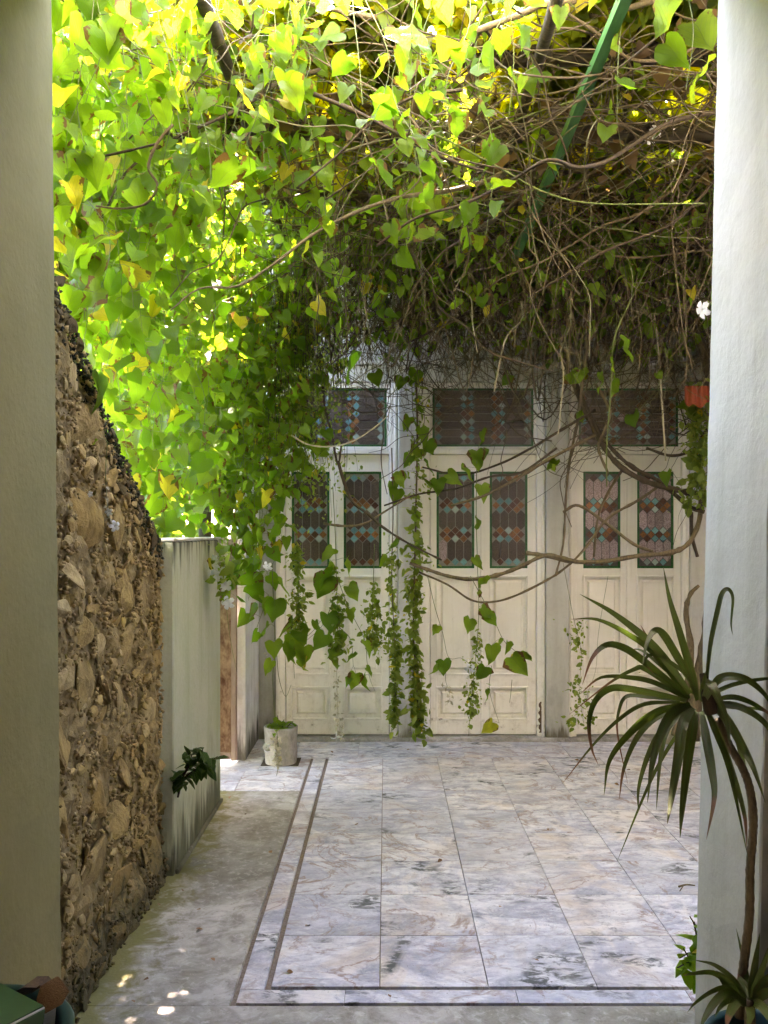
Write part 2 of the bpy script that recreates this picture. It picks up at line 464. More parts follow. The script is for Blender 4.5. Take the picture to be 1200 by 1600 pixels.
class MB:
    def __init__(s):
        s.v = []; s.f = []
    def add(s, vs, fs):
        b = len(s.v)
        s.v.extend([tuple(p) for p in vs])
        s.f.extend([tuple(i + b for i in f) for f in fs])
        return s
    def box(s, x0, x1, y0, y1, z0, z1):
        vs = [(x, y, z) for z in (z0, z1) for y in (y0, y1) for x in (x0, x1)]
        return s.add(vs, [(0, 2, 3, 1), (4, 5, 7, 6), (0, 1, 5, 4), (2, 6, 7, 3), (0, 4, 6, 2), (1, 3, 7, 5)])
    def bbox(s, x0, x1, y0, y1, z0, z1, b):
        """box with chamfered edges"""
        pts = []
        c = ((x0 + x1) / 2, (y0 + y1) / 2, (z0 + z1) / 2)
        h = ((x1 - x0) / 2, (y1 - y0) / 2, (z1 - z0) / 2)
        import bmesh
        bm = bmesh.new()
        bmesh.ops.create_cube(bm, size=2.0)
        for v in bm.verts:
            v.co = Vector((c[0] + v.co.x * h[0], c[1] + v.co.y * h[1], c[2] + v.co.z * h[2]))
        bmesh.ops.bevel(bm, geom=bm.edges[:], offset=b, segments=1, affect='EDGES')
        bm.verts.index_update()
        s.add([v.co for v in bm.verts], [[v.index for v in f.verts] for f in bm.faces])
        bm.free()
        return s
    def tube(s, pts, r0, r1=None, n=6, cap=True, rr=None):
        r1 = r0 if r1 is None else r1
        pts = [Vector(p) for p in pts]
        m = len(pts)
        b = len(s.v)
        up = Vector((0.13, 0.21, 0.97)).normalized()
        prev = None
        for i, p in enumerate(pts):
            t = (pts[min(i + 1, m - 1)] - pts[max(i - 1, 0)])
            if t.length < 1e-9: t = Vector((0, 0, 1))
            t.normalize()
            a = prev if prev is not None else (up if abs(t.dot(up)) < 0.95 else Vector((1, 0, 0)))
            u = (a - t * a.dot(t))
            if u.length < 1e-6: u = t.orthogonal()
            u.normalize(); w = t.cross(u); prev = u
            r = rr[i] if rr else r0 + (r1 - r0) * i / (m - 1)
            for k in range(n):
                an = 2 * math.pi * k / n
                s.v.append(tuple(p + u * (math.cos(an) * r) + w * (math.sin(an) * r)))
        for i in range(m - 1):
            for k in range(n):
                k2 = (k + 1) % n
                s.f.append((b + i * n + k, b + i * n + k2, b + (i + 1) * n + k2, b + (i + 1) * n + k))
        if cap:
            s.f.append(tuple(b + k for k in reversed(range(n))))
            s.f.append(tuple(b + (m - 1) * n + k for k in range(n)))
        return s
    def lathe(s, prof, c, n=32):
        b = len(s.v)
        for r, z in prof:
            for k in range(n):
                a = 2 * math.pi * k / n
                s.v.append((c[0] + r * math.cos(a), c[1] + r * math.sin(a), c[2] + z))
        for i in range(len(prof) - 1):
            for k in range(n):
                k2 = (k + 1) % n
                s.f.append((b + i * n + k, b + i * n + k2, b + (i + 1) * n + k2, b + (i + 1) * n + k))
        return s
    def prism(s, poly, y0, y1):
        """polygon in xz extruded along y"""
        n = len(poly)
        vs = [(x, y0, z) for x, z in poly] + [(x, y1, z) for x, z in poly]
        fs = [tuple(range(n)), tuple(range(2 * n - 1, n - 1, -1))]
        fs += [(i, i + n, (i + 1) % n + n, (i + 1) % n) for i in range(n)]
        return s.add(vs, fs)
    def mesh(s, name, smooth=False):
        me = bpy.data.meshes.new(name)
        me.from_pydata(s.v, [], s.f)
        if smooth:
            me.polygons.foreach_set('use_smooth', [True] * len(me.polygons))
        me.update()
        return me
    def build(s, name, mat, parent=None, smooth=False, **kw):
        o = link(name, s.mesh(name, smooth), mat, parent)
        return tag(o, **kw) if kw else o

def smooth_path(pts, sub=6):
    """Catmull-Rom"""
    pts = [Vector(p) for p in pts]
    if len(pts) < 3: 
        return [pts[0].lerp(pts[-1], i / sub) for i in range(sub + 1)]
    q = [pts[0] * 2 - pts[1]] + pts + [pts[-1] * 2 - pts[-2]]
    out = []
    for i in range(1, len(q) - 2):
        p0, p1, p2, p3 = q[i - 1:i + 3]
        for k in range(sub):
            t = k / sub
            out.append(0.5 * ((2 * p1) + (p2 - p0) * t + (2 * p0 - 5 * p1 + 4 * p2 - p3) * t * t + (3 * p1 - p0 - 3 * p2 + p3) * t ** 3))
    out.append(pts[-1])
    return out

# ------------------------------------------------------------------ leaf meshes
ROWS = [((0, 0.0), (.20, .14), (.36, .13)), ((0, -.2), (.30, -.10), (.54, -.08)), ((0, -.42), (.28, -.36), (.53, -.34)),
        ((0, -.65), (.20, -.62), (.38, -.60)), ((0, -.86), (.09, -.84), (.18, -.83))]
def heart(var, low=False):
    rr = random.Random(var * 77 + 5)
    fold, droop, twist = rr.uniform(.1, .8), rr.uniform(-.15, .5), rr.uniform(-.4, .4)
    wob = rr.uniform(.03, .10); wid = rr.uniform(.70, 1.08); ph = rr.uniform(0, 6)
    lobe = rr.random() < 0.5
    vs, uv, fs = [], [], []
    rows = ROWS if not low else [ROWS[0], ROWS[1], ROWS[2], ROWS[3]]
    cols = (-2, -1, 0, 1, 2) if not low else (-2, 0, 2)
    def put(x, y):
        x *= wid
        z = fold * abs(x) * .55 - droop * y * y + twist * x * y + wob * math.sin(7 * y + 5 * x + ph)
        vs.append((x, y, z)); uv.append((x + .5, (y + 1.1) / 1.3))
    for i, row in enumerate(rows):
        for c in cols:
            x, y = row[abs(c)]
            if abs(c) == 2:
                x *= 1 + rr.uniform(-.06, .06)
                if lobe and i == 2: x *= .88
                if lobe and i == 1: x *= 1.06
            put(math.copysign(x, c) if c else 0, y)
    nc = len(cols)
    for i in range(len(rows) - 1):
        for c in range(nc - 1):
            a = i * nc + c
            fs.append((a, a + nc, a + nc + 1, a + 1))
    put(rr.uniform(-.06, .06), -1.1)
    t = len(vs) - 1
    a = (len(rows) - 1) * nc
    for c in range(nc - 1):
        fs.append((a + c, t, a + c + 1))
    return np.array(vs), np.array(uv), fs

def oval(var, low=True, ratio=.32):
    rr = random.Random(var * 31 + 9)
    fold, droop, tw = rr.uniform(.1, .5), rr.uniform(0, .5), rr.uniform(-.4, .4)
    vs, uv, fs = [], [], []
    ys = [0, -.3, -.65, -1.0]
    ws = [.03, ratio, ratio * .85, 0.02]
    for y, w in zip(ys, ws):
        for c in (-1, 0, 1):
            x = c * w
            vs.append((x, y, fold * abs(x) - droop * y * y * .5 + tw * x * y)); uv.append((x + .5, y + 1))
    for i in range(3):
        for c in range(2):
            a = i * 3 + c
            fs.append((a, a + 3, a + 4, a + 1))
    return np.array(vs), np.array(uv), fs

HEARTS = [heart(i) for i in range(8)]
HEARTS_LOW = [heart(i, True) for i in range(8)]
OVALS = [oval(i) for i in range(6)]

def np_mesh(name, V, F4, UV=None, smooth=True):
    """V (n,3); F4 list of (arrays of faces (m,k)); UV per vertex"""
    me = bpy.data.meshes.new(name)
    me.vertices.add(len(V))
    me.vertices.foreach_set('co', np.ascontiguousarray(V, dtype=np.float32).ravel())
    loops = np.concatenate([f.ravel() for f in F4]).astype(np.int32)
    tot = np.concatenate([np.full(len(f), f.shape[1], dtype=np.int32) for f in F4])
    st = np.concatenate([[0], np.cumsum(tot)[:-1]]).astype(np.int32)
    me.loops.add(len(loops))
    me.loops.foreach_set('vertex_index', loops)
    me.polygons.add(len(tot))
    me.polygons.foreach_set('loop_start', st)
    me.polygons.foreach_set('loop_total', tot)
    if smooth:
        me.polygons.foreach_set('use_smooth', np.ones(len(tot), dtype=bool))
    me.update(calc_edges=True)
    if UV is not None:
        l = me.uv_layers.new(name='UVMap')
        l.data.foreach_set('uv', np.ascontiguousarray(UV[loops], dtype=np.float32).ravel())
    me.validate()
    return me

def leaf_objmesh(name, shp, mat):
    V, UV, F = shp
    me = bpy.data.meshes.new(name)
    me.from_pydata(V.tolist(), [], F)
    me.polygons.foreach_set('use_smooth', [True] * len(F))
    l = me.uv_layers.new(name='UVMap')
    idx = np.zeros(len(me.loops), dtype=np.int32)
    me.loops.foreach_get('vertex_index', idx)
    l.data.foreach_set('uv', UV[idx].astype(np.float32).ravel())
    me.materials.append(M[mat])
    me.update()
    return me

LEAF_MESH = {}
def leaf_mesh(kind, var, mat):
    key = (kind, var, mat)
    if key not in LEAF_MESH:
        LEAF_MESH[key] = leaf_objmesh('leaf', (HEARTS if kind == 'heart' else OVALS)[var], mat)
    return LEAF_MESH[key]

def mass(name, shapes, pos, rot, scale, mat, parent=None, smooth=True):
    """many small faces joined into one mesh; pos (N,3) rot (N,3,3) scale (N,)"""
    pos = np.asarray(pos, dtype=float); rot = np.asarray(rot, dtype=float); scale = np.asarray(scale, dtype=float)
    Vs, UVs, Qs, Ts = [], [], [], []
    base = 0
    var = RG.integers(0, len(shapes), len(pos))
    for k, (V, UV, F) in enumerate(shapes):
        ix = np.where(var == k)[0]
        if len(ix) == 0: continue
        W_ = np.einsum('nij,vj->nvi', rot[ix], V) * scale[ix][:, None, None] + pos[ix][:, None, :]
        n, m = W_.shape[:2]
        Vs.append(W_.reshape(-1, 3)); UVs.append(np.tile(UV, (n, 1)))
        off = base + np.arange(n)[:, None, None] * m
        q = np.array([f for f in F if len(f) == 4]); t = np.array([f for f in F if len(f) == 3])
        if len(q): Qs.append((q[None] + off).reshape(-1, 4))
        if len(t): Ts.append((t[None] + off).reshape(-1, 3))
        base += n * m
    F4 = []
    if Qs: F4.append(np.concatenate(Qs))
    if Ts: F4.append(np.concatenate(Ts))
    me = np_mesh(name, np.concatenate(Vs), F4, np.concatenate(UVs), smooth)
    o = link(name, me, mat, parent)
    o['kind'] = 'stuff'
    return o

def rots_hang(n, face=0.0, spread=70, tilt=36, roll=28):
    """leaf blades hanging tip down, faces turned round 'face' (deg, 0 = towards -Y)"""
    az = np.radians(face + RG.normal(0, spread, n)); ti = np.radians(RG.normal(-12, tilt, n)); ro = np.radians(RG.normal(0, roll, n))
    out = np.zeros((n, 3, 3))
    for i in range(n):
        out[i] = np.array((Matrix.Rotation(az[i], 3, 'Z') @ Matrix.Rotation(rad(90) + ti[i], 3, 'X') @ Matrix.Rotation(ro[i], 3, 'Z')))
    return out

def rots_flat(n, tilt=32):
    az = RG.uniform(0, 2 * math.pi, n); a = np.radians(RG.normal(0, tilt, n)); b = np.radians(RG.normal(0, tilt, n))
    out = np.zeros((n, 3, 3))
    for i in range(n):
        out[i] = np.array(Matrix.Rotation(az[i], 3, 'Z') @ Matrix.Rotation(a[i], 3, 'X') @ Matrix.Rotation(b[i], 3, 'Y'))
    return out

def rots_any(n):
    out = np.zeros((n, 3, 3))
    q = RG.normal(0, 1, (n, 4)); q /= np.linalg.norm(q, axis=1)[:, None]
    w, x, y, z = q.T
    out[:, 0, 0] = 1 - 2 * (y * y + z * z); out[:, 0, 1] = 2 * (x * y - z * w); out[:, 0, 2] = 2 * (x * z + y * w)
    out[:, 1, 0] = 2 * (x * y + z * w); out[:, 1, 1] = 1 - 2 * (x * x + z * z); out[:, 1, 2] = 2 * (y * z - x * w)
    out[:, 2, 0] = 2 * (x * z - y * w); out[:, 2, 1] = 2 * (y * z + x * w); out[:, 2, 2] = 1 - 2 * (x * x + y * y)
    return out

def place_leaf(kind, var, mat, pos, rot, scale, parent):
    o = bpy.data.objects.new('leaf', leaf_mesh(kind, var, mat))
    COL.objects.link(o)
    o.location = pos
    o.rotation_euler = Matrix(rot.tolist()).to_euler()
    o.scale = (scale,) * 3
    par(o, parent)
    return o

def leaves_split(parent, pos, rot, scale, mat='vine_leaf', mass_mat='vine_leaf_mass', most=290):
    """the leaves that show largest become parts, the rest one mass"""
    pos = np.asarray(pos); scale = np.asarray(scale); rot = np.asarray(rot)
    px = np.array([proj(p) for p in pos])
    vis = (px[:, 0] > 60) & (px[:, 0] < 1125) & (px[:, 1] > -20) & (px[:, 1] < 1600)
    size = scale / pos[:, 1] * FOC * np.where(vis, 1, 0.01)
    order = np.argsort(-size)
    top = [i for i in order[:most] if size[i] > 12]
    st = set(top)
    for i in top:
        place_leaf('heart', int(RG.integers(0, 8)), mat, pos[i], rot[i], float(scale[i]), parent)
    rest = [i for i in range(len(pos)) if i not in st]
    if rest:
        mass('foliage', HEARTS_LOW, pos[rest], rot[rest], scale[rest], mass_mat, parent)

# ================================================================== ground
GP = 'structure'
grd = MB()
grd.add([(-60, -40, -.06), (60, -40, -.06), (60, 120, -.06), (-60, 120, -.06)], [(0, 1, 2, 3)])
grd.build('ground', 'garden_soil', kind=GP)

floor = thing('floor', None, None, (0, 0, 0), kind=GP)
g = MB(); g.box(-1.3, 3.3, 2.9, 7.05, -.05, -.014)
g.build('grout_bed', 'grout', floor)
FX0, FY0, T, TY = -.423, 3.192, .4, .4054
GW, SW, OG = .022, .088, .020          # inner groove, border slab, outer groove
a0x, a0y = FX0 - GW - SW - OG, FY0 - GW - SW - OG
# poured concrete apron along the wall and in front
c = MB()
c.bbox(-1.30, a0x, a0y + .0005, 5.60, -.05, 0.0, .004)
c.build('concrete_apron', 'concrete_floor', floor)
c = MB()
c.bbox(-3.2, 3.3, -3.2, a0y, -.05, 0.0015, .003)
c.build('concrete_apron', 'concrete_floor', floor)
# field tiles
tm = {}
def tile_mesh(w, d, key):
    if key not in tm:
        m = MB(); m.bbox(-w / 2, w / 2, -d / 2, d / 2, -.02, 0, .0014)
        me = m.mesh('tile'); me.materials.append(M['marble']); tm[key] = me
    return tm[key]
def put_tile(x, y, w, d, key, name='tile', mat=None, dz=None):
    o = link(name, tile_mesh(w, d, key), None, floor)
    o.location = (x, y, R.uniform(-.0006, .0012) if dz is None else dz)
    o.rotation_euler = (R.gauss(0, .0006), R.gauss(0, .0006), 0)
    return o
for i in range(8):
    for j in range(8):
        put_tile(FX0 + (i + .5) * T, FY0 + (j + .5) * TY, T - .0032, TY - .0032, 'f')
FX1, FY1 = FX0 + 8 * T, FY0 + 8 * TY
# border slabs: near and left (right one beyond the jamb)
def slabs_x(x0, x1, y, d, L, key):
    x = x0
    k = 0
    while x < x1 - .02:
        w = min(L * (1 if k else .62), x1 - x)
        put_tile(x + w / 2, y, w - .002, d, (key, round(w, 3)), 'border_slab')
        x += w; k += 1
def slabs_y(y0, y1, x, d, L, key):
    y = y0
    k = 0
    while y < y1 - .02:
        w = min(L * (1 if k else .7), y1 - y)
        put_tile(x, y + w / 2, d, w - .002, (key, round(w, 3)), 'border_slab')
        y += w; k += 1
slabs_x(FX0 - GW - SW, FX1 + GW + SW, FY0 - GW - SW / 2, SW, .62, 'bx')
slabs_y(FY0 - GW, FY1, FX0 - GW - SW / 2, SW, .64, 'by')
slabs_y(FY0 - GW, FY1, FX1 + GW + SW / 2, SW, .64, 'by')
# walk of slabs in front of the doors and the paved corner by the pot
x = -1.3
ws = [.62, .47, .80, .78, .82, .76, .5]
for w in ws:
    w = min(w, 3.3 - x)
    if w < .05: break
    for (y0, y1) in ((FY1, FY1 + .26), (FY1 + .26, 6.985)):
        put_tile(x + w / 2, (y0 + y1) / 2, w - .003, y1 - y0 - .003, ('w', round(w, 3), round(y1 - y0, 3)), 'paving_slab')
    x += w
for (x0, x1, y0, y1) in ((-1.30, -.98, 5.6, 6.06), (-.98, a0x, 5.6, 6.06), (-1.30, -.9, 6.06, FY1), (-.9, a0x, 6.06, FY1)):
    put_tile((x0 + x1) / 2, (y0 + y1) / 2, x1 - x0 - .003, y1 - y0 - .003, ('c', x0, y0), 'paving_slab')

# ================================================================== porch the picture is taken from
DN, DF = 2.30, 2.75
porch = thing('porch', 'pale plastered porch opening that frames the courtyard', 'building', (0, 2.5, 0))
def jamb(s, xb0, xb1, lab):
    """slightly battered reveal, s = side (-1 left); xb0 foot, xb1 head at z = 3.5"""
    m = MB()
    e = 2.0 * s
    nz = 40
    rr = random.Random(4 + s)
    vs = []
    for k in range(nz + 1):
        z = 3.5 * k / nz - .04
        xx = xb0 + (xb1 - xb0) * k / nz
        w = lambda: rr.gauss(0, .0012)
        vs += [(e, DF, z), (xx + .004 * s + w(), DF, z), (xx + w(), DF - .006, z), (xx + w(), DF - .15, z), (xx + w(), DN + .15, z), (xx + w(), DN + .006, z), (xx + .005 * s, DN, z), (e, DN, z)]
    fs = []
    for k in range(nz):
        for j in range(8):
            a, b = k * 8 + j, k * 8 + (j + 1) % 8
            q = (a, b, b + 8, a + 8)
            fs.append(q if s > 0 else q[::-1])
    fs += [tuple(range(8)), tuple(nz * 8 + j for j in range(8))]
    m.add(vs, fs)
    return m.build('jamb', 'jamb_plaster' if s > 0 else 'jamb_plaster_shaded', porch, label=lab)
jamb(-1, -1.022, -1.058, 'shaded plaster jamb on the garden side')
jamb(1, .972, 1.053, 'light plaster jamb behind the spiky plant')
m = MB(); m.box(-3.2, 3.2, DN + .001, DF - .001, 3.461, 4.2); m.build('lintel', 'outer_plaster', porch)
m = MB(); m.box(-3.2, -1.999, DN + .002, DF - .002, -.04, 4.2); m.box(1.999, 3.2, DN + .002, DF - .002, -.04, 4.2); m.build('wall', 'outer_plaster', porch)
m = MB(); m.box(-3.3, -3.2, -3.2, 2.75, -.04, 4.2); m.box(3.2, 3.3, -3.2, 2.75, -.04, 4.2); m.box(-3.3, 3.3, -3.3, -3.2, -.04, 4.2)
m.build('wall', 'porch_plaster', porch)
m = MB(); m.box(-3.3, 3.3, -3.3, 2.75, 4.2, 4.35); m.build('ceiling', 'porch_plaster', porch)

# ================================================================== ruined rubble wall
RW0, RW1 = 2.76, 4.205
def rtop(y):
    pts = [(2.70, 2.66), (2.86, 2.50), (3.2, 2.27), (3.52, 2.03), (3.85, 1.83), (4.11, 1.66), (4.25, 1.60)]
    for (a, za), (b, zb) in zip(pts, pts[1:]):
        if y <= b: return za + (zb - za) * (y - a) / (b - a)
    return pts[-1][1]
rub = thing('rubble_wall', 'ruined rubble stone wall with a sloping broken top beside the shaded jamb', 'wall', (-1.3, 3.45, 0))
from mathutils import noise as MN
NY, NZ = 70, 110
vs, fs = [], []
for i in range(NY + 1):
    y = RW0 + (RW1 - RW0) * i / NY
    for k in range(NZ + 1):
        t = k / NZ
        z = t * (rtop(y) + .03 * MN.noise((y * 9, 0, 3))) - .03 * (1 - t)
        d = .030 * MN.noise((y * 5, z * 5, 1)) + .020 * MN.noise((y * 14, z * 14, 5)) + .011 * MN.noise((y * 38, z * 38, 9))
        d -= .05 * max(0, (t - .96) / .04) ** 2
        vs.append((-1.098 + d + .03 * max(0, 1 - z / .25), y, z))
W1 = NZ + 1
for i in range(NY):
    for k in range(NZ):
        a = i * W1 + k
        fs.append((a, a + W1, a + W1 + 1, a + 1))
b0 = len(vs)
for i in range(NY + 1):
    y = RW0 + (RW1 - RW0) * i / NY
    vs.append((-1.5, y, rtop(y) - .08)); vs.append((-1.5, y, -.03))
for i in range(NY):
    a = b0 + 2 * i
    fs.append((i * W1 + NZ, (i + 1) * W1 + NZ, a + 2, a)); fs.append((a, a + 2, a + 3, a + 1))
fs.append(tuple([NY * W1 + k for k in range(NZ + 1)] + [b0 + 2 * NY, b0 + 2 * NY + 1]))
m = MB(); m.add(vs, fs); m.build('mortar', 'mortar', rub)

import bmesh
def rock_mesh(seed, mat, npts=15):
    rr = random.Random(seed)
    bm = bmesh.new()
    for _ in range(npts):
        v = Vector((rr.gauss(0, 1), rr.gauss(0, 1), rr.gauss(0, 1))).normalized()
        v = Vector((v.x * .62, v.y * rr.uniform(.8, 1.1), v.z * rr.uniform(.75, 1.05)))
        bm.verts.new(v * rr.uniform(.82, 1.05))
    r = bmesh.ops.convex_hull(bm, input=bm.verts[:])
    bmesh.ops.delete(bm, geom=[v for v in bm.verts if not v.link_faces], context='VERTS')
    bmesh.ops.bevel(bm, geom=bm.edges[:], offset=.07, segments=1, affect='EDGES')
    me = bpy.data.meshes.new('stone')
    bm.to_mesh(me); bm.free()
    me.materials.append(M[mat])
    return me
ROCKS = [rock_mesh(s, 'rubble_stone') for s in range(12)]
DROCKS = [rock_mesh(s, 'lichen_stone') for s in range(6)]
placed = []
def try_stone(r, tries=60, gap=.82):
    for _ in range(tries):
        y = R.uniform(RW0 + .01, RW1 - .02); z = R.uniform(0.03, rtop(y) - r * .5)
        if all((y - a) ** 2 + (z - b) ** 2 > ((r + q) * gap) ** 2 for a, b, q in placed):
            placed.append((y, z, r)); return y, z
    return None
cnt = 0
chips_p, chips_s = [], []
for n_, r0, r1 in ((24, .09, .15), (44, .05, .085), (110, .026, .045), (112, .017, .026)):
    for _ in range(n_):
        r = R.uniform(r0, r1)
        s = try_stone(r)
        if not s: continue
        y, z = s
        lich = (rtop(y) - z) < .10 + R.random() * .10
        o = link('stone', R.choice(DROCKS if lich else ROCKS), None, rub)
        o.location = (-1.108 + .012 * R.random() + .022 * (r < .05) + .03 * max(0, 1 - z / .25), y, z)
        o.scale = (r * R.uniform(.32, .5) if r > .045 else r * R.uniform(.5, .7), r * R.uniform(1.15, 1.7), r * R.uniform(.75, 1.1))
        o.rotation_euler = (R.gauss(0, .5), R.gauss(0, .22), R.gauss(0, .2))
        cnt += 1
def chip_shape(seed):
    rr = random.Random(seed)
    V = np.array([(rr.uniform(.5, .8), 0, 0), (-.6, 0, 0), (0, rr.uniform(.7, 1.2), 0), (0, -rr.uniform(.7, 1.1), .1), (.1, .1, rr.uniform(.6, 1)), (0, 0, -rr.uniform(.6, 1))])
    F = [(0, 2, 4), (2, 1, 4), (1, 3, 4), (3, 0, 4), (2, 0, 5), (1, 2, 5), (3, 1, 5), (0, 3, 5)]
    return V, V[:, :2], F
CHIPS = [chip_shape(i) for i in range(6)]
cp, csx = [], []
for _ in range(5200):
    y = R.uniform(RW0, RW1); z = R.uniform(.0, rtop(y) - .02); r = R.uniform(.006, .017)
    if any((y - a) ** 2 + (z - b) ** 2 < (q * .75) ** 2 for a, b, q in placed): continue
    cp.append((-1.088 + R.uniform(-.01, .012) + .03 * max(0, 1 - z / .25), y, z)); csx.append(r)
mass('stone_chips', CHIPS, cp, rots_any(len(cp)), csx, 'rubble_stone', rub, smooth=False)
# dark lichen and moss along the broken top
cp, csx = [], []
for _ in range(3600):
    y = R.uniform(RW0, RW1); d = abs(R.gauss(0, .06))
    cp.append((-1.085 + R.uniform(-.06, .006), y, rtop(y) - d)); csx.append(R.uniform(.004, .013))
mass('lichen', CHIPS, cp, rots_any(len(cp)), csx, 'moss', rub, smooth=False)

# ================================================================== low plastered garden wall
gw = thing('garden_wall', 'low mould-streaked plaster wall beyond the rubble wall', 'wall', (-1.13, 4.8, 0))
m = MB()
m.bbox(-1.22, -1.030, 4.215, 5.405, -.03, 1.622, .006); m.build('wall', 'wall_plaster', gw)
m = MB(); m.bbox(-1.235, -1.024, 4.213, 5.415, 1.623, 1.638, .004); m.build('coping', 'pilaster_plaster', gw)
m = MB(); m.bbox(-1.029, -1.012, 4.24, 5.40, -.02, .022, .006); m.build('skirting', 'house_plaster', gw)

# ================================================================== gate and pillar
gate = thing('rusty_gate', 'rusty brown sheet metal gate in the gap behind the low wall', 'gate', (-1.5, 6.3, 0))
m = MB(); m.box(-2.1, -1.122, 6.31, 6.322, .02, 1.60); m.build('sheet', 'rust_sheet', gate)
m = MB(); m.bbox(-1.122, -1.084, 6.285, 6.335, .01, 1.62, .003); m.build('stile', 'rust_frame', gate)
m = MB(); m.bbox(-2.1, -1.123, 6.288, 6.332, .02, .07, .003); m.build('rail', 'rust_frame', gate)
m = MB(); m.bbox(-2.1, -1.123, 6.288, 6.332, 1.56, 1.62, .003); m.build('rail', 'rust_frame', gate)
pil = thing('gate_pillar', 'slim white plaster pillar between the gate and the doors', 'pillar', (-1.06, 6.7, 0))
m = MB(); m.bbox(-1.094, -1.026, 6.355, 7.015, -.03, 2.75, .006); m.build('shaft', 'pillar_plaster', pil)

# ================================================================== house
HY = 7.02
def fx(px): return (px - 603) * 7.0 / FOC
def fz(py): return CAM_Z + (830 - py) * 7.0 / FOC
house = thing('house', 'pale old house front with pilasters and a stepped cornice across the courtyard', 'house', (1.5, 8.5, 0))
m = MB(); m.box(-1.09, 5.2, HY + .06, HY + 3.5, -.05, 3.80); m.build('wall', 'house_plaster', house)
m = MB(); m.box(-1.09, fx(446), HY, HY + .059, -.04, 3.02); m.build('wall', 'house_plaster', house, label='mossy recess of plain wall beside the pale pillar')
m = MB(); m.box(fx(1092), 5.2, HY - .02, HY + .058, -.04, 3.02); m.build('wall', 'house_plaster', house)
for a, b in ((622, 651), (851, 886)):
    m = MB(); m.bbox(fx(a), fx(b), 6.925, HY + .055, -.04, fz(586), .006); m.build('pilaster', 'pilaster_plaster', house)
m = MB(); m.bbox(fx(1075), fx(1100), 6.94, HY + .056, -.04, fz(586), .006); m.build('pilaster', 'pilaster_plaster', house)
m = MB(); m.bbox(fx(446), 5.2, 6.955, HY + .05, fz(598), fz(572), .005); m.build('lintel', 'cornice_plaster', house)
m = MB(); m.bbox(-1.09, 5.2, 6.935, HY + .05, fz(571.8), fz(566), .004); m.build('lintel_moulding', 'cornice_plaster', house)
m = MB(); m.box(-1.09, 5.2, 6.99, HY + .061, fz(565.8), fz(493)); m.build('frieze', 'house_plaster', house)
for k, (a, b, d) in enumerate(((492.8, 482, .06), (481.8, 470, .09), (469.8, 459, .05), (458.8, 448, .10), (447.8, 438, .07), (437.8, 420, .16))):
    m = MB(); m.bbox(-1.09, 5.2, 6.99 - d, HY + .06, fz(a), fz(b), .006); m.build('cornice', 'cornice_plaster', house)
m = MB(); m.box(-1.09, 5.2, 6.95, 10.6, fz(419.8), fz(419.8) + .12); m.build('roof', 'roof_tin', house)
m = MB(); m.bbox(fx(446), 5.2, 6.90, HY + .05, -.04, fz(1149), .008); m.build('door_step', 'concrete_floor', house)

# ------------------------------------------------------------------ doors
def clip_poly(poly, w, h):
    def cut(poly, inside, inter):
        out = []
        for i in range(len(poly)):
            a, b = poly[i - 1], poly[i]
            if inside(b):
                if not inside(a): out.append(inter(a, b))
                out.append(b)
            elif inside(a): out.append(inter(a, b))
        return out
    def ix(x): return lambda a, b: (x, a[1] + (b[1] - a[1]) * (x - a[0]) / (b[0] - a[0]))
    def iy(y): return lambda a, b: (a[0] + (b[0] - a[0]) * (y - a[1]) / (b[1] - a[1]), y)
    e = 1e-9
    for ins, it in ((lambda p: p[0] >= -e, ix(0)), (lambda p: p[0] <= w + e, ix(w)), (lambda p: p[1] >= -e, iy(0)), (lambda p: p[1] <= h + e, iy(h))):
        if poly: poly = cut(poly, ins, it)
    return poly
def inset(poly, d):
    n = len(poly)
    A = sum(poly[i][0] * poly[(i + 1) % n][1] - poly[(i + 1) % n][0] * poly[i][1] for i in range(n))
    if abs(A) < 1e-5: return None
    if A < 0: poly = poly[::-1]
    out = []
    for i in range(n):
        p0, p1, p2 = poly[i - 1], poly[i], poly[(i + 1) % n]
        def ln(a, b):
            L = math.hypot(b[0] - a[0], b[1] - a[1])
            if L < 1e-6: return None
            nx, ny = -(b[1] - a[1]) / L, (b[0] - a[0]) / L
            return (a[0] + nx * d, a[1] + ny * d, (b[0] - a[0]) / L, (b[1] - a[1]) / L)
        l1, l2 = ln(p0, p1), ln(p1, p2)
        if l1 is None or l2 is None: continue
        det = l1[2] * -l2[3] + l2[2] * l1[3]
        if abs(det) < 1e-6: continue
        t = ((l2[0] - l1[0]) * -l2[3] + l2[2] * (l2[1] - l1[1])) / det
        out.append((l1[0] + l1[2] * t, l1[1] + l1[3] * t))
    m_ = len(out)
    if m_ < 3: return None
    B = sum(out[i][0] * out[(i + 1) % m_][1] - out[(i + 1) % m_][0] * out[i][1] for i in range(m_)) / 2
    if B < 1.2e-5: return None
    return out
def lattice(w, h, n):
    """stained glass: n columns of long hexagons parted by bands of diamonds; returns (polygon, kind)"""
    p = w / n; d = p / 2
    out = []
    dia = lambda x, y: [(x, y - d), (x + d, y), (x, y + d), (x - d, y)]
    ys = [0, h * .342, h * .658, h]
    for gi, yc in enumerate(ys):
        for i in range(n + 1):
            out.append((dia(i * p, yc - d), 'major')); out.append((dia(i * p, yc + d), 'major'))
        for i in range(n):
            out.append((dia((i + .5) * p, yc), 'mid'))
    for a, b in zip(ys, ys[1:]):
        for i in range(n):
            c_ = (i + .5) * p
            out.append(([(c_, a + d), (c_ + d, a + 2 * d), (c_ + d, b - 2 * d), (c_, b - d), (c_ - d, b - 2 * d), (c_ - d, a + 2 * d)], 'hex'))
    return out
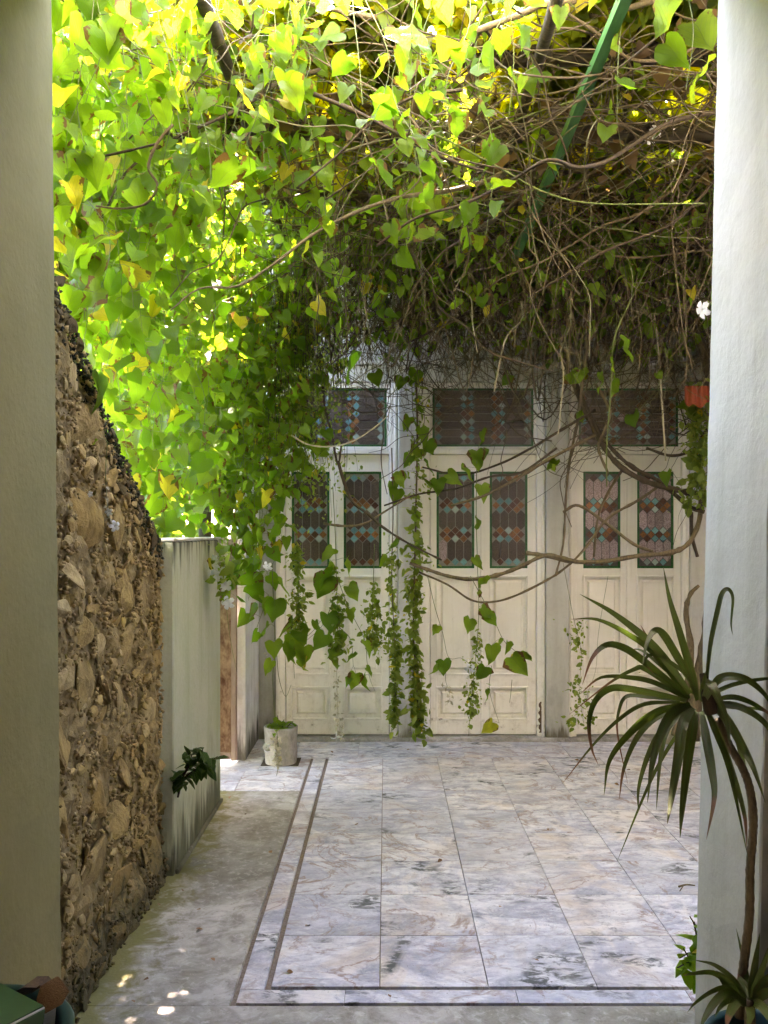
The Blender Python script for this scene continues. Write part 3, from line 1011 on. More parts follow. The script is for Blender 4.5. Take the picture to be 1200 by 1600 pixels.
def glaze(parent, x0, z0, w, h, n, y, lit_share=0.0, turned=False):
    m = MB(); m.box(x0, x0 + w, y + .004, y + .012, z0, z0 + h); m.build('lead_came', 'dark_lead' if lit_share > .5 else 'lead', parent)
    gw_, gh_ = (h, w) if turned else (w, h)
    k = 0
    for poly, kind in lattice(gw_, gh_, n):
        q = clip_poly(poly, gw_, gh_)
        if len(q) < 3: continue
        q = inset(q, .0026)
        if not q: continue
        if turned: q = [(v, u) for u, v in q]
        rr = R.random()
        if kind == 'hex': mat = 'lit_glass' if rr < lit_share else 'hammered_glass'
        elif kind == 'mid': mat = 'brown_glass' if rr < .62 else 'amber_glass'
        else: mat = 'teal_glass' if rr < .48 else ('pale_glass' if rr < .60 else ('amber_glass' if rr < .78 else 'brown_glass'))
        m = MB()
        cx = sum(a for a, _ in q) / len(q); cz = sum(b for _, b in q) / len(q)
        m.prism([(a - cx, b - cz) for a, b in q], -.002, .002)
        o = m.build('pane', mat, parent)
        o.location = (x0 + cx, y, z0 + cz)
        o.rotation_euler = (R.gauss(0, .012), 0, R.gauss(0, .012))
        k += 1
def gborder(parent, x0, x1, z0, z1, t, y):
    m = MB()
    m.bbox(x0, x0 + t, y, y + .01, z0, z1, .001); m.bbox(x1 - t, x1, y, y + .01, z0, z1, .001)
    m.bbox(x0 + t + .0005, x1 - t - .0005, y, y + .01, z0, z0 + t, .001); m.bbox(x0 + t + .0005, x1 - t - .0005, y, y + .01, z1 - t, z1, .001)
    m.build('green_border', 'border_glass', parent)
def ring(m, x0, x1, z0, z1, t, y0, y1):
    m.bbox(x0, x0 + t, y0, y1, z0, z1, .002); m.bbox(x1 - t, x1, y0, y1, z0, z1, .002)
    m.bbox(x0 + t + .0004, x1 - t - .0004, y0, y1, z0, z0 + t, .002); m.bbox(x0 + t + .0004, x1 - t - .0004, y0, y1, z1 - t, z1, .002)

def panel(parent, x0, x1, z0, z1):
    m = MB()
    y0 = 7.020
    e, b = .034, .052
    def rect(i, y): return [(x0 + i, y, z0 + i), (x1 - i, y, z0 + i), (x1 - i, y, z1 - i), (x0 + i, y, z1 - i)]
    vs = rect(-.004, y0) + rect(e, y0) + rect(b, y0 - .020)
    fs = [(8, 9, 10, 11)]
    for k in (0, 4):
        for i in range(4):
            fs.append((k + i, k + (i + 1) % 4, k + 4 + (i + 1) % 4, k + 4 + i))
    m.add(vs, fs)
    m.build('panel', 'painted_wood', parent)
    m = MB(); ring(m, x0 - .006, x1 + .006, z0 - .006, z1 + .006, .014, 6.972, 7.004)
    m.build('moulding', 'painted_wood', parent)

ZB, ZT = fz(1147), fz(711)
GZ0, GZ1 = fz(888), fz(737)
UZ0, UZ1, LZ0, LZ1 = fz(1053), fz(900), fz(1123), fz(1073)
def door(lf, ls, rt, glassx, label, lit_share, cols, trx):
    """lf, ls, rt: photo columns of the left edge, the meeting line and the right edge"""
    d = thing('double_door', label, 'door', (fx(ls), 7.0, ZB), 'panelled double doors with stained glass')
    fr = MB()
    x0, x1 = fx(lf), fx(rt)
    lo, ro = fx(cols[0]), fx(cols[1])
    fr.bbox(lo, x0 - .003, 6.962, 7.06, ZB - .03, fz(599), .005); fr.bbox(x1 + .003, ro, 6.962, 7.06, ZB - .03, fz(599), .005)
    fr.bbox(x0 - .002, x1 + .002, 6.966, 7.055, ZT + .006, fz(702.5), .004)
    fr.bbox(x0 - .002, x1 + .002, 6.972, 7.055, fz(602.5), fz(599), .002)
    fr.build('door_frame', 'painted_wood', d)
    fr = MB()
    fr.bbox(lo + .012, lo + .030, 6.948, 6.9615, ZB - .02, fz(600), .003); fr.bbox(ro - .030, ro - .012, 6.948, 6.9615, ZB - .02, fz(600), .003)
    fr.build('architrave', 'painted_wood', d)
    for side, (a, b) in enumerate(((lf, ls), (ls, rt))):
        xa, xb = fx(a) + .0015, fx(b) - .0015
        ga, gb = fx(glassx[side][0]), fx(glassx[side][1])
        L = MB()
        Y0, Y1 = 6.988, 7.034
        L.bbox(xa, ga, Y0, Y1, ZB, ZT, .002); L.bbox(gb, xb, Y0, Y1, ZB, ZT, .002)
        for z0, z1 in ((ZB + .0005, LZ0), (LZ1, UZ0), (UZ1, GZ0), (GZ1, ZT - .0005)):
            L.bbox(ga + .0003, gb - .0003, Y0 + .0004, Y1, z0, z1, .002)
        lf_o = L.build('door_leaf', 'painted_wood', d)
        panel(lf_o, ga, gb, LZ0, LZ1); panel(lf_o, ga, gb, UZ0, UZ1)
        t = .018
        gborder(lf_o, ga + .0005, gb - .0005, GZ0 + .0005, GZ1 - .0005, t, 6.994)
        glaze(lf_o, ga + t, GZ0 + t, gb - ga - 2 * t, GZ1 - GZ0 - 2 * t, 4, 7.0, lit_share)
    # meeting bead on the right leaf
    m = MB(); m.bbox(fx(ls) + .003, fx(ls) + .020, 6.980, 6.9875, ZB + .01, ZT - .01, .002); m.build('meeting_bead', 'painted_wood', d)
    tr = MB()
    ta, tb = fx(trx[0]), fx(trx[1])
    tz0, tz1 = fz(698), fz(605)
    ring(tr, x0 - .001, x1 + .001, fz(702), fz(603), .02, 6.975, 7.02)
    to = tr.build('transom_window', 'painted_wood', d)
    t = .017
    gborder(to, x0 + .0195, x1 - .0195, fz(702) + .0205, fz(603) - .0205, t, 6.994)
    xa, xb, za, zb = x0 + .0195 + t, x1 - .0195 - t, fz(702) + .0205 + t, fz(603) - .0205 - t
    glaze(to, xa, za, xb - xa, zb - za, 7, 7.0, lit_share * .12, True)
    return d
d1 = door(447, 526, 608, ((456, 515), (537, 596)), 'double door with bluish light on its foot behind the concrete pot', .10, (432, 621.5), (460, 606))
d2 = door(672, 750, 837, ((682, 741), (765, 824)), 'cream double door between the two pilasters, in the middle of the house front', .04, (651.5, 850.5), (676, 834))
d3 = door(900, 978, 1063, ((911, 969), (995, 1052)), 'double door with pinkish lit glass behind the spiky plant', .9, (886.5, 1074.5), (903, 1066))
# rotten wood showing on the frame of the middle door
rr = random.Random(3)
pts = []
for k in range(15):
    t = k / 14
    pts.append((fx(840.5 + 1.5 * math.sin(k * 1.9) + 1.2 * rr.random()), fz(1143 - 48 * t)))
for k in range(14, -1, -1):
    t = k / 14
    w = 6.5 * (1 - .55 * t)
    pts.append((fx(841.5 + w + 1.6 * math.sin(k * 2.3 + 1)), fz(1143 - 48 * t)))
m = MB()
for k in range(14):
    q = [pts[k], pts[29 - k], pts[28 - k], pts[k + 1]]
    m.prism(q, 6.958, 6.9655)
m.build('rotten_patch', 'rotten_wood', d2)

# right-hand courtyard wall, out of sight behind the jamb, closes the court
cw = MB(); cw.box(3.3, 3.5, 2.751, 6.99, -.05, 3.7)
tag(cw.build('courtyard_wall', 'courtyard_plaster'), 'plain plaster wall closing the courtyard beyond the pale jamb', 'wall')

# ================================================================== pergola
PZ = 3.66
perg = thing('pergola', 'weathered timber pergola carrying the vines over the courtyard', 'pergola', (1, 5, 3.6))
for k, (y, zz, r) in enumerate(((3.92, 3.83, .066), (4.45, 3.72, .055), (5.35, 3.73, .055), (6.25, 3.72, .055))):
    m = MB()
    pts = smooth_path([(x, y + .012 * math.sin(3 * x + k), zz + .012 * math.sin(2.1 * x + 2 * k)) for x in np.linspace(.35 if k == 0 else -1.3, 3.25, 8)], 4)
    m.tube(pts, r, r * .9, 9)
    m.build('beam', 'beam_wood', perg, True)
for x, r in ((-.68, .030), (.63, .026), (1.75, .028), (2.6, .03)):
    m = MB(); m.tube(smooth_path([(x + .01 * math.sin(y * 2), y, PZ - .02) for y in np.linspace(2.95, 6.9, 7)], 4), r, r * .85, 8)
    m.build('rafter', 'beam_wood', perg, True)
for x in (-1.30, 3.2):
    for y in (6.25,):
        m = MB(); m.tube([(x, y, -.05), (x, y, 3.7)], .05, .045, 8); m.build('post', 'beam_wood', perg, True)
m = MB()
ga, gb = P(981, -14, 3.05), P(806, 400, 5.1)
bar = thing('green_bar', 'green painted metal bar slanting under the pergola at upper right', 'bar', ga)
dv = (gb - ga); side = dv.cross(Vector((0, 0, 1))).normalized() * .021; upv = side.cross(dv).normalized() * .02
vs = [p + side * a + upv * b for p in (ga, gb) for a, b in ((-1, -1), (1, -1), (1, 1), (-1, 1))]
m.add(vs, [(0, 1, 2, 3), (7, 6, 5, 4), (0, 4, 5, 1), (1, 5, 6, 2), (2, 6, 7, 3), (3, 7, 4, 0)])
m.build('rail', 'green_paint', bar)
m = MB()
for t in (.02, .35, .68, .98):
    p = ga + dv * t
    m.tube([p - side * 1.12, p + side * 1.12], .006, .006, 6)
m.build('bracket', 'dark_bark', bar)

# ================================================================== pergola vine: branches, tangle, leaves
pv = thing('pergola_vine', 'old woody vine tangled over the pergola and across the house front', 'vine', (2.2, 6.4, 0))
def meander(p, d, length, step=.12, jit=.35, grav=0.0, zlim=None):
    p = Vector(p); d = Vector(d).normalized()
    out = [p.copy()]
    n = max(3, int(length / step))
    for _ in range(n):
        d = d + Vector((R.gauss(0, jit), R.gauss(0, jit), R.gauss(0, jit) - grav)) * .5
        d.normalize()
        p = p + d * step
        if zlim and p.z > zlim: p.z = zlim
        if p.y < 3.4: p.y = 3.4 + R.random() * .05; d.y = abs(d.y)
        if p.y > 6.85: p.y = 6.85 - R.random() * .05; d.y = -abs(d.y)
        out.append(p.copy())
    return out
def branch(pts, r0, r1, mat='bark', name='branch', sub=6, n=7, parent=None):
    m = MB()
    pts = smooth_path(pts, sub)
    L = len(pts)
    rrs = [(r0 + (r1 - r0) * i / (L - 1)) * (1 + .10 * math.sin(i * 1.7 + r0 * 900) + R.gauss(0, .06) + (.25 if R.random() < .06 else 0)) for i in range(L)]
    m.tube(pts, r0, r1, n, rr=rrs)
    return m.build(name, mat, parent or pv, True)
def bpx(lst, r0, r1, mat='bark', parent=None, **k):
    return branch([P(*q) for q in lst], r0, r1, mat, parent=parent, **k)
# the branches one can follow in the photograph (column, row, distance)
bpx([(640, 880, 6.1), (668, 890, 6.1), (700, 900, 6.05), (736, 905, 6.0), (775, 899, 6.0), (812, 886, 6.0), (850, 868, 6.0), (880, 872, 6.0), (905, 878, 6.0), (950, 876, 6.0), (1000, 868, 6.05), (1045, 864, 6.1), (1075, 850, 6.15), (1092, 815, 6.2), (1096, 770, 6.25)], .012, .018, 'bark')
bpx([(822, 864, 6.0), (850, 868, 6.0), (890, 878, 6.02)], .016, .012, 'bark')
bpx([(655, 894, 6.15), (700, 914, 6.1), (735, 937, 6.1), (765, 941, 6.1), (800, 933, 6.1), (850, 909, 6.1), (885, 886, 6.1), (915, 856, 6.1), (950, 810, 6.15), (1000, 780, 6.2), (1050, 745, 6.2)], .007, .010, 'bark')
bpx([(880, 560, 6.2), (896, 600, 6.15), (915, 645, 6.1), (938, 690, 6.05), (965, 725, 6.0), (1000, 748, 6.0), (1040, 762, 6.05), (1080, 770, 6.1), (1110, 775, 6.15)], .014, .022, 'dark_bark')
bpx([(893, 575, 6.25), (905, 610, 6.2), (925, 655, 6.15), (948, 692, 6.1), (985, 728, 6.1), (1030, 752, 6.15), (1075, 790, 6.2), (1100, 800, 6.2)], .012, .016, 'dark_bark')
bpx([(930, 600, 6.0), (948, 630, 5.95), (954, 650, 5.95), (945, 672, 5.95), (935, 700, 6.0), (950, 740, 6.0)], .011, .009, 'bark')
bpx([(1010, 700, 6.2), (1050, 712, 6.2), (1085, 700, 6.2), (1110, 660, 6.2)], .010, .012, 'dark_bark')
bpx([(705, 790, 5.9), (755, 775, 5.85), (800, 752, 5.8), (850, 722, 5.8), (900, 695, 5.85), (930, 680, 5.9)], .008, .013, 'bark')
bpx([(660, 730, 6.1), (720, 742, 6.1), (780, 725, 6.05), (830, 700, 6.0), (880, 670, 6.0), (930, 640, 6.0)], .006, .010, 'dark_bark')
bpx([(600, 790, 6.0), (655, 772, 6.0), (710, 764, 6.0), (765, 745, 6.0), (815, 738, 6.0), (870, 700, 6.0)], .006, .009, 'dark_bark')
bpx([(528, 720, 5.8), (540, 760, 5.8), (552, 785, 5.75), (575, 803, 5.75), (600, 825, 5.75), (640, 850, 5.8), (690, 875, 5.9)], .012, .006, 'dark_bark')
bpx([(504, 600, 5.9), (508, 640, 5.85), (518, 680, 5.85), (528, 725, 5.8), (534, 690, 5.85)], .010, .006, 'dark_bark')
bpx([(505, 818, 5.8), (540, 822, 5.8), (570, 818, 5.8), (600, 800, 5.85), (640, 775, 5.9)], .009, .006, 'bark')
bpx([(455, 680, 5.4), (480, 694, 5.4), (510, 698, 5.4), (545, 692, 5.4), (580, 672, 5.45), (606, 650, 5.5)], .005, .004, 'pale_stem')
bpx([(868, 900, 6.3), (880, 850, 6.3), (884, 780, 6.3), (890, 720, 6.3), (905, 650, 6.3)], .008, .010, 'bark')
bpx([(880, 800, 6.2), (905, 790, 6.2), (950, 820, 6.15), (990, 850, 6.1), (1020, 862, 6.1)], .010, .012, 'bark')
bpx([(928, 870, 6.3), (934, 810, 6.3), (950, 770, 6.3), (975, 730, 6.2)], .008, .011, 'bark')
bpx([(1082, 1156, 6.4), (1088, 1080, 6.4), (1104, 1000, 6.35), (1112, 930, 6.3), (1116, 860, 6.25), (1112, 780, 6.2), (1118, 700, 6.2), (1110, 600, 6.3), (1080, 480, 6.3), (1050, 380, 6.2)], .05, .026, 'bark', n=10)
bpx([(1056, 1150, 6.4), (1062, 1120, 6.4), (1072, 1080, 6.4), (1080, 1020, 6.35), (1072, 960, 6.35), (1078, 930, 6.3), (1092, 915, 6.3)], .034, .012, 'bark', n=9)
bpx([(1042, 1160, 6.5), (1052, 1120, 6.45), (1058, 1095, 6.4), (1072, 1090, 6.4)], .03, .022, 'pale_stem', n=9)
bpx([(1080, 800, 6.2), (1082, 840, 6.2), (1090, 870, 6.2)], .014, .012, 'dark_bark')
# near strands up in the pergola
bpx([(88, 242, 3.1), (130, 248, 3.1), (180, 240, 3.1), (245, 225, 3.1)], .0042, .0042, 'dark_bark')
bpx([(270, 195, 3.1), (245, 225, 3.1), (232, 262, 3.1), (246, 290, 3.1), (228, 318, 3.1), (190, 326, 3.1), (150, 322, 3.1)], .006, .0035, 'bark')
bpx([(600, 290, 3.9), (690, 240, 3.9), (800, 190, 3.9), (920, 150, 3.9), (1020, 120, 3.9)], .004, .004, 'green_stem')
bpx([(600, 180, 3.7), (690, 215, 3.7), (780, 262, 3.75), (850, 300, 3.8), (930, 318, 3.8), (1100, 318, 3.8)], .005, .0035, 'green_stem')
bpx([(740, 50, 3.4), (815, 22, 3.4), (845, 8, 3.4), (900, 0, 3.4)], .012, .014, 'bark')
bpx([(585, 205, 4.2), (650, 165, 4.2), (745, 120, 4.1), (800, 60, 4.0), (860, -10, 4.0)], .010, .013, 'bark')
bpx([(870, 10, 3.4), (930, 50, 3.5), (985, 92, 3.6), (1050, 90, 3.7), (1110, 60, 3.7)], .006, .008, 'bark')
bpx([(600, 296, 4.6), (700, 293, 4.6), (770, 282, 4.6), (800, 265, 4.6)], .006, .005, 'green_stem')
bpx([(790, 210, 4.4), (860, 330, 4.6), (960, 400, 4.8), (1110, 390, 5.0)], .006, .006, 'bark')
bpx([(1020, 400, 5), (985, 470, 5), (960, 530, 5), (955, 600, 5.1), (948, 700, 5.2), (948, 760, 5.3)], .005, .004, 'green_stem')
bpx([(870, 400, 5.6), (872, 470, 5.7), (890, 520, 5.8), (885, 600, 5.9)], .010, .013, 'bark')
bpx([(925, 450, 5.6), (920, 520, 5.7), (912, 580, 5.8), (905, 640, 6.0)], .011, .013, 'bark')
bpx([(1015, 440, 5.7), (1028, 540, 5.8), (1035, 640, 5.9), (1040, 720, 6)], .007, .006, 'pale_stem')
bpx([(815, 470, 5.4), (815, 500, 5.4), (792, 525, 5.4), (780, 570, 5.4), (772, 612, 5.4)], .007, .005, 'pale_stem')
bpx([(712, 450, 5.2), (735, 465, 5.2), (738, 500, 5.2), (746, 552, 5.2)], .004, .003, 'pale_stem')
bpx([(877, 560, 5.3), (880, 590, 5.3), (876, 640, 5.3), (872, 680, 5.3)], .004, .003, 'pale_stem')

for k in range(70):           # more single branches of middling thickness in the roof
    x, y, z = R.uniform(-.5, 2.9), R.uniform(3.3, 6.6), R.uniform(3.42, 3.86)
    a = R.uniform(0, 6.28)
    pts = meander((x, y, z), (math.cos(a), math.sin(a) * .6, R.gauss(0, .12)), R.uniform(.9, 2.2), .2, .45)
    branch(pts, R.uniform(.006, .015), R.uniform(.003, .006), R.choice(('bark', 'dark_bark', 'dark_bark')), sub=4, n=5)
for k in range(85):           # and hanging in loops before the house front
    x = 2.65 - 2.9 * R.random() ** 1.35
    y = R.uniform(5.5, 6.7)
    z0 = R.uniform(3.2, 3.75)
    depth = R.uniform(.25, .75) + .55 * max(0, (x - 1.2) / 1.4) * R.random()
    w = R.uniform(-.9, .9)
    zb = z0 - depth
    pts = [(x, y, z0), (x + w * .2 + R.gauss(0, .06), y + R.gauss(0, .08), z0 - depth * .55), (x + w * .5, min(6.85, y + R.gauss(0, .12)), zb + R.gauss(0, .05)), (x + w * .85 + R.gauss(0, .05), y + R.gauss(0, .1), zb + depth * R.uniform(.3, .6)), (x + w + R.gauss(0, .1), y, zb + depth * R.uniform(.6, 1))]
    branch(pts, R.uniform(.004, .010), R.uniform(.002, .005), R.choice(('bark', 'dark_bark', 'dark_bark')), sub=5, n=5)

tg = MB()
def tangle(pts, r, sub=3):
    tg.tube(smooth_path(pts, sub), r, r * .6, 4, cap=False)
for k in range(1150):          # roof layer
    x, y = R.uniform(-.7, 3.0), R.uniform(3.2, 6.8)
    z = R.uniform(3.38, 3.92)
    a = R.uniform(0, 6.28)
    tangle(meander((x, y, z), (math.cos(a), math.sin(a), R.gauss(0, .25)), R.uniform(.5, 1.6), .14, .6, .05, 3.95), R.uniform(.0018, .0055))
for k in range(720):          # fringe hanging at the far side of the roof
    x = R.uniform(-.55, 2.75); y = R.uniform(4.7, 6.75)
    L = R.uniform(.3, 1.15) * (1 + .35 * max(0, (x - 1.3)))
    tangle(meander((x, y, R.uniform(3.3, 3.75)), (R.gauss(0, .5), R.gauss(0, .25), -1), L, .12, .55, .22), R.uniform(.0014, .004))
for k in range(300):          # loops lower down, thickest at the right
    x = 2.7 - 3.2 * R.random() ** 1.5
    z = R.uniform(2.3, 3.3) + .25 * (x < 1.2)
    a = R.choice((0, math.pi)) + R.gauss(0, .4)
    tangle(meander((x, R.uniform(6.0, 6.75), z), (math.cos(a), math.sin(a) * .3, R.gauss(-.1, .5)), R.uniform(.5, 1.4), .12, .5, .02), R.uniform(.0018, .005))
for k in range(330):          # close curtain of twigs over the left half of the frieze
    x = R.uniform(-.75, .75); y = R.uniform(5.9, 6.8)
    tangle(meander((x, y, R.uniform(3.25, 3.7)), (R.gauss(0, .5), R.gauss(0, .2), -1), R.uniform(.45, 1.05), .11, .5, .2), R.uniform(.0016, .0042))
for k in range(70):           # thin dangling threads
    x = R.uniform(-.5, 2.5); y = R.uniform(4.2, 6.4)
    tangle(meander((x, y, R.uniform(3.0, 3.6)), (0, 0, -1), R.uniform(.3, 1.1), .15, .18, .3), R.uniform(.001, .0018))
tg.build('tangle', 'tangle_stem', pv, True, kind='stuff')
tg = MB()
for k in range(260):          # paler living stems among them
    x = R.uniform(-.55, 2.75); y = R.uniform(4.9, 6.6)
    tangle(meander((x, y, R.uniform(3.2, 3.7)), (R.gauss(0, .7), R.gauss(0, .25), -1), R.uniform(.4, 1.3), .13, .4, .12), R.uniform(.0014, .0036))
for k in range(160):
    x, y = R.uniform(-.3, 2.6), R.uniform(3.5, 6.0)
    a = R.uniform(0, 6.28)
    tangle(meander((x, y, R.uniform(3.3, 3.65)), (math.cos(a), math.sin(a) * .5, R.gauss(0, .2)), R.uniform(.6, 1.8), .16, .3, .03), R.uniform(.0018, .004))
tg.build('tangle', 'live_stem', pv, True, kind='stuff')

# sunlit leaves on top of the pergola, plus masses added to block sun
def roof_mass(n, xr, yr, z0, zs, thr, sz):
    pos = np.stack([RG.uniform(*xr, n), RG.uniform(*yr, n), z0 + np.abs(RG.normal(0, zs, n))], 1)
    keep = np.array([MN.noise((p[0] * 1.6, p[1] * 1.6, 4.0)) > thr for p in pos])
    pos = pos[keep]
    mass('roof_leaves', HEARTS_LOW, pos, rots_flat(len(pos)), RG.uniform(*sz, len(pos)), 'canopy_leaf', pv)
roof_mass(380, (-1.45, -.78), (2.77, 3.5), 3.86, .1, -.9, (.08, .13))  # added out of view to keep sun off the left jamb
roof_mass(420, (.72, 1.5), (2.77, 3.4), 3.86, .1, -.9, (.08, .13))  # likewise added out of view, shades the right jamb
roof_mass(2300, (-1.35, .1), (3.5, 5.0), 3.82, .16, -.3, (.065, .12))
roof_mass(620, (.72, 1.35), (3.3, 4.7), 3.88, .12, -.9, (.08, .13))  # patch without holes, added to stop a sun streak on the right jamb
roof_mass(500, (.75, 3.4), (3.22, 3.55), 3.80, .16, -.45, (.065, .12))
roof_mass(3400, (-.78, 3.6), (5.5, 7.4), 3.95, .15, -.9, (.08, .135))  # extra upper layer, added to stop sun flecks on the floor
roof_mass(4200, (-.1, 3.4), (3.5, 4.9), 3.80, .16, -.45, (.065, .12))
roof_mass(12000, (-.78, 3.6), (4.8, 7.9), 3.84, .20, -.9, (.075, .135))
n = 1500
pos = np.stack([RG.uniform(-.7, 3.0, n), RG.uniform(3.4, 6.8, n), RG.uniform(3.35, 3.9, n)], 1)
keep = np.array([MN.noise((p[0] * 2.3, p[1] * 2.3, p[2] * 3)) > -.05 for p in pos])
pos = pos[keep]
mass('dead_leaves', HEARTS_LOW, pos, rots_any(len(pos)), RG.uniform(.03, .085, len(pos)), 'dead_leaf', pv)

# strands of leaves hanging in the front of the roof
def strand(path, step, rng, stems, P_, R_, S_, size, two=.5, face=0, spread=60, off=.05):
    pts = smooth_path(path, 6)
    stems.tube(pts, .0022, .0012, 4, cap=False)
    acc = R.uniform(0, step)
    for a, b in zip(pts, pts[1:]):
        d = (b - a).length
        acc += d
        if acc >= step:
            acc = R.uniform(-.3, .1) * step
            for _ in range(2 if R.random() < two else 1):
                o = Vector((R.gauss(0, off), R.gauss(0, off), R.uniform(-.04, .02)))
                q = a + o
                if q.y < 2.80: continue
                stems.tube([a, a + o * .6 + Vector((0, 0, .008)), q], .0012, .0008, 3, cap=False)
                P_.append(tuple(q)); S_.append(size * rng.uniform(.55, 1.2))
    return
def drop(x, y, z0, z1, wig=.05, lean=(0, 0)):
    n = max(3, int((z0 - z1) / .28))
    out = []
    for i in range(n + 1):
        t = i / n
        out.append((x + lean[0] * t + R.gauss(0, wig) * (t > 0), y + lean[1] * t + R.gauss(0, wig) * (t > 0), z0 + (z1 - z0) * t))
    return out
fl_st, fl_p, fl_s = MB(), [], []
for k in range(58):
    x = -.85 + 1.25 * R.random() ** 1.1
    y = R.uniform(2.95, 4.6)
    strand(drop(x, y, 3.85, 3.85 - R.uniform(.35, 1.05), .04), .075, R, fl_st, fl_p, None, fl_s, .080, .5)
for k in range(26):
    x = R.uniform(.2, 1.9); y = R.uniform(3.0, 4.6)
    strand(drop(x, y, 3.85, 3.85 - R.uniform(.15, .7) * (1.2 - .4 * x / 1.9), .05), .15, R, fl_st, fl_p, None, fl_s, .080, .3)
for k in range(16):
    x = R.uniform(-.6, 2.4); y = R.uniform(5.0, 6.3)
    strand(drop(x, y, 3.6, 3.6 - R.uniform(.3, 1.2), .06), .26, R, fl_st, fl_p, None, fl_s, .095, .2)
# single leaves one can pick out
for px, py, y, s in ((772, 410, 4.6, .10), (718, 468, 5.2, .07), (980, 540, 5.0, .14), (866, 545, 5.2, .09), (890, 592, 5.3, .11), (908, 585, 5.3, .09), (940, 608, 5.3, .085), (960, 600, 5.3, .11), (820, 505, 5.3, .08),
                     (1042, 745, 5.9, .10), (860, 732, 5.8, .10), (870, 728, 5.8, .09), (535, 505, 5.2, .13), (560, 565, 5.2, .17), (492, 478, 4.6, .11), (480, 270, 3.8, .13), (372, 268, 3.1, .12), (400, 270, 3.15, .10),
                     (658, 310, 3.9, .13), (620, 190, 3.5, .12), (648, 215, 3.6, .10), (588, 262, 3.5, .12), (1000, 1058, 6, .02), (1040, 75, 3.3, .12), (1080, 140, 3.5, .12), (1085, 45, 3.3, .14), (1050, 8, 3.2, .13), (732, 372, 4.4, .08), (655, 330, 3.9, .08)):
    fl_p.append(tuple(P(px, py - 8, y))); fl_s.append(s)
fl_st.build('stems', 'green_stem', pv, True, kind='stuff')
leaves_split(pv, fl_p, rots_hang(len(fl_p)), fl_s)

# ================================================================== leaf curtains on the garden side
def curtain(label, n, xr, yr, zr, size, step, two, loc, lean=(0, 0), wig=.06, off=.07, face=15, spread=55):
    t = thing('climbing_vine', label, 'vine', loc, 'heart-leaved vines hanging on the garden side')
    st, pp, ss = MB(), [], []
    for k in range(n):
        x, y = R.uniform(*xr), R.uniform(*yr)
        z1 = R.uniform(*zr(x, y)) if callable(zr) else R.uniform(*zr)
        strand(drop(x, y, R.uniform(3.7, 3.95), z1, wig, lean), step, R, st, pp, None, ss, size, two, off=off)
    st.build('stems', 'green_stem', t, True, kind='stuff')
    leaves_split(t, pp, rots_hang(len(pp), face, spread), ss)
    return t
curtain('curtain of large bright heart-leaved vine in front of the ruined wall top', 60, (-1.75, -1.02), (2.95, 4.2), lambda x, y: (rtop(y) - (.15 if x > -1.09 else .1), 3.1), .104, .08, .62, (-1.3, 3.5, 3.8))
curtain('sunlit heart-leaved vine curtain hanging above the low plaster wall', 74, (-1.95, -.85), (4.2, 5.4), lambda x, y: (1.66, 2.7), .090, .08, .65, (-1.3, 4.8, 3.8))
curtain('sunlit vine curtain ending low over the concrete pot and gate pillar', 70, (-1.55, -.74), (5.3, 6.35), lambda x, y: (1.62 - .5 * (x > -1.1) * R.random(), 2.5), .084, .085, .65, (-1.1, 5.9, 3.8))

curtain('loose strands of light green hearts hanging low before the left edge of the first door', 26, (-1.0, -.52), (5.35, 6.0), lambda x, y: (1.15 + .9 * (x > -.7), 1.9), .080, .09, .6, (-.75, 5.6, 3.8), face=0, spread=55)
n = 1700
pos = np.stack([RG.uniform(-.6, 2.8, n), RG.uniform(4.7, 6.7, n), 3.75 - .8 * RG.uniform(0, 1, n) ** 1.6], 1)
mass('hanging_leaves', HEARTS_LOW, pos, rots_hang(n), RG.uniform(.035, .09, n), 'vine_leaf_mass', pv)
n = 9500
pos = np.stack([RG.uniform(-.7, 3.0, n), RG.uniform(4.9, 6.8, n), RG.uniform(3.25, 3.85, n)], 1)
pos = pos[np.array([MN.noise((p[0] * 1.7, p[1] * 1.7, p[2] * 3)) > .0 for p in pos])]
mass('small_leaves', OVALS, pos, rots_any(len(pos)), RG.uniform(.04, .09, len(pos)), 'tree_leaf', pv)

# fringe of brown fine stems where the curtain meets the house
fr = thing('vine_fringe', 'dense brownish fringe of thin hanging stems left of the first door', 'vine', (-.75, 5.9, 3.7))
m = MB(); fp, fs_ = [], []
for k in range(270):
    x, y = R.gauss(-.62, .13), R.uniform(5.6, 6.6)
    pts = meander((x, y, R.uniform(3.2, 3.7)), (R.gauss(0, .08), R.gauss(0, .08), -1), R.uniform(.5, 1.6), .14, .14, .3)
    m.tube(smooth_path(pts, 2), R.uniform(.0012, .003), .001, 4, cap=False)
    for p in pts[2:]:
        for _ in range(3):
            fp.append((p.x + R.gauss(0, .03), p.y + R.gauss(0, .03), p.z + R.gauss(0, .04))); fs_.append(R.uniform(.018, .04))
m.build('stems', 'tangle_stem', fr, True, kind='stuff')
mass('fine_leaves', OVALS, fp, rots_hang(len(fp), 0, 90, 40, 40), fs_, 'fine_leaf', fr)

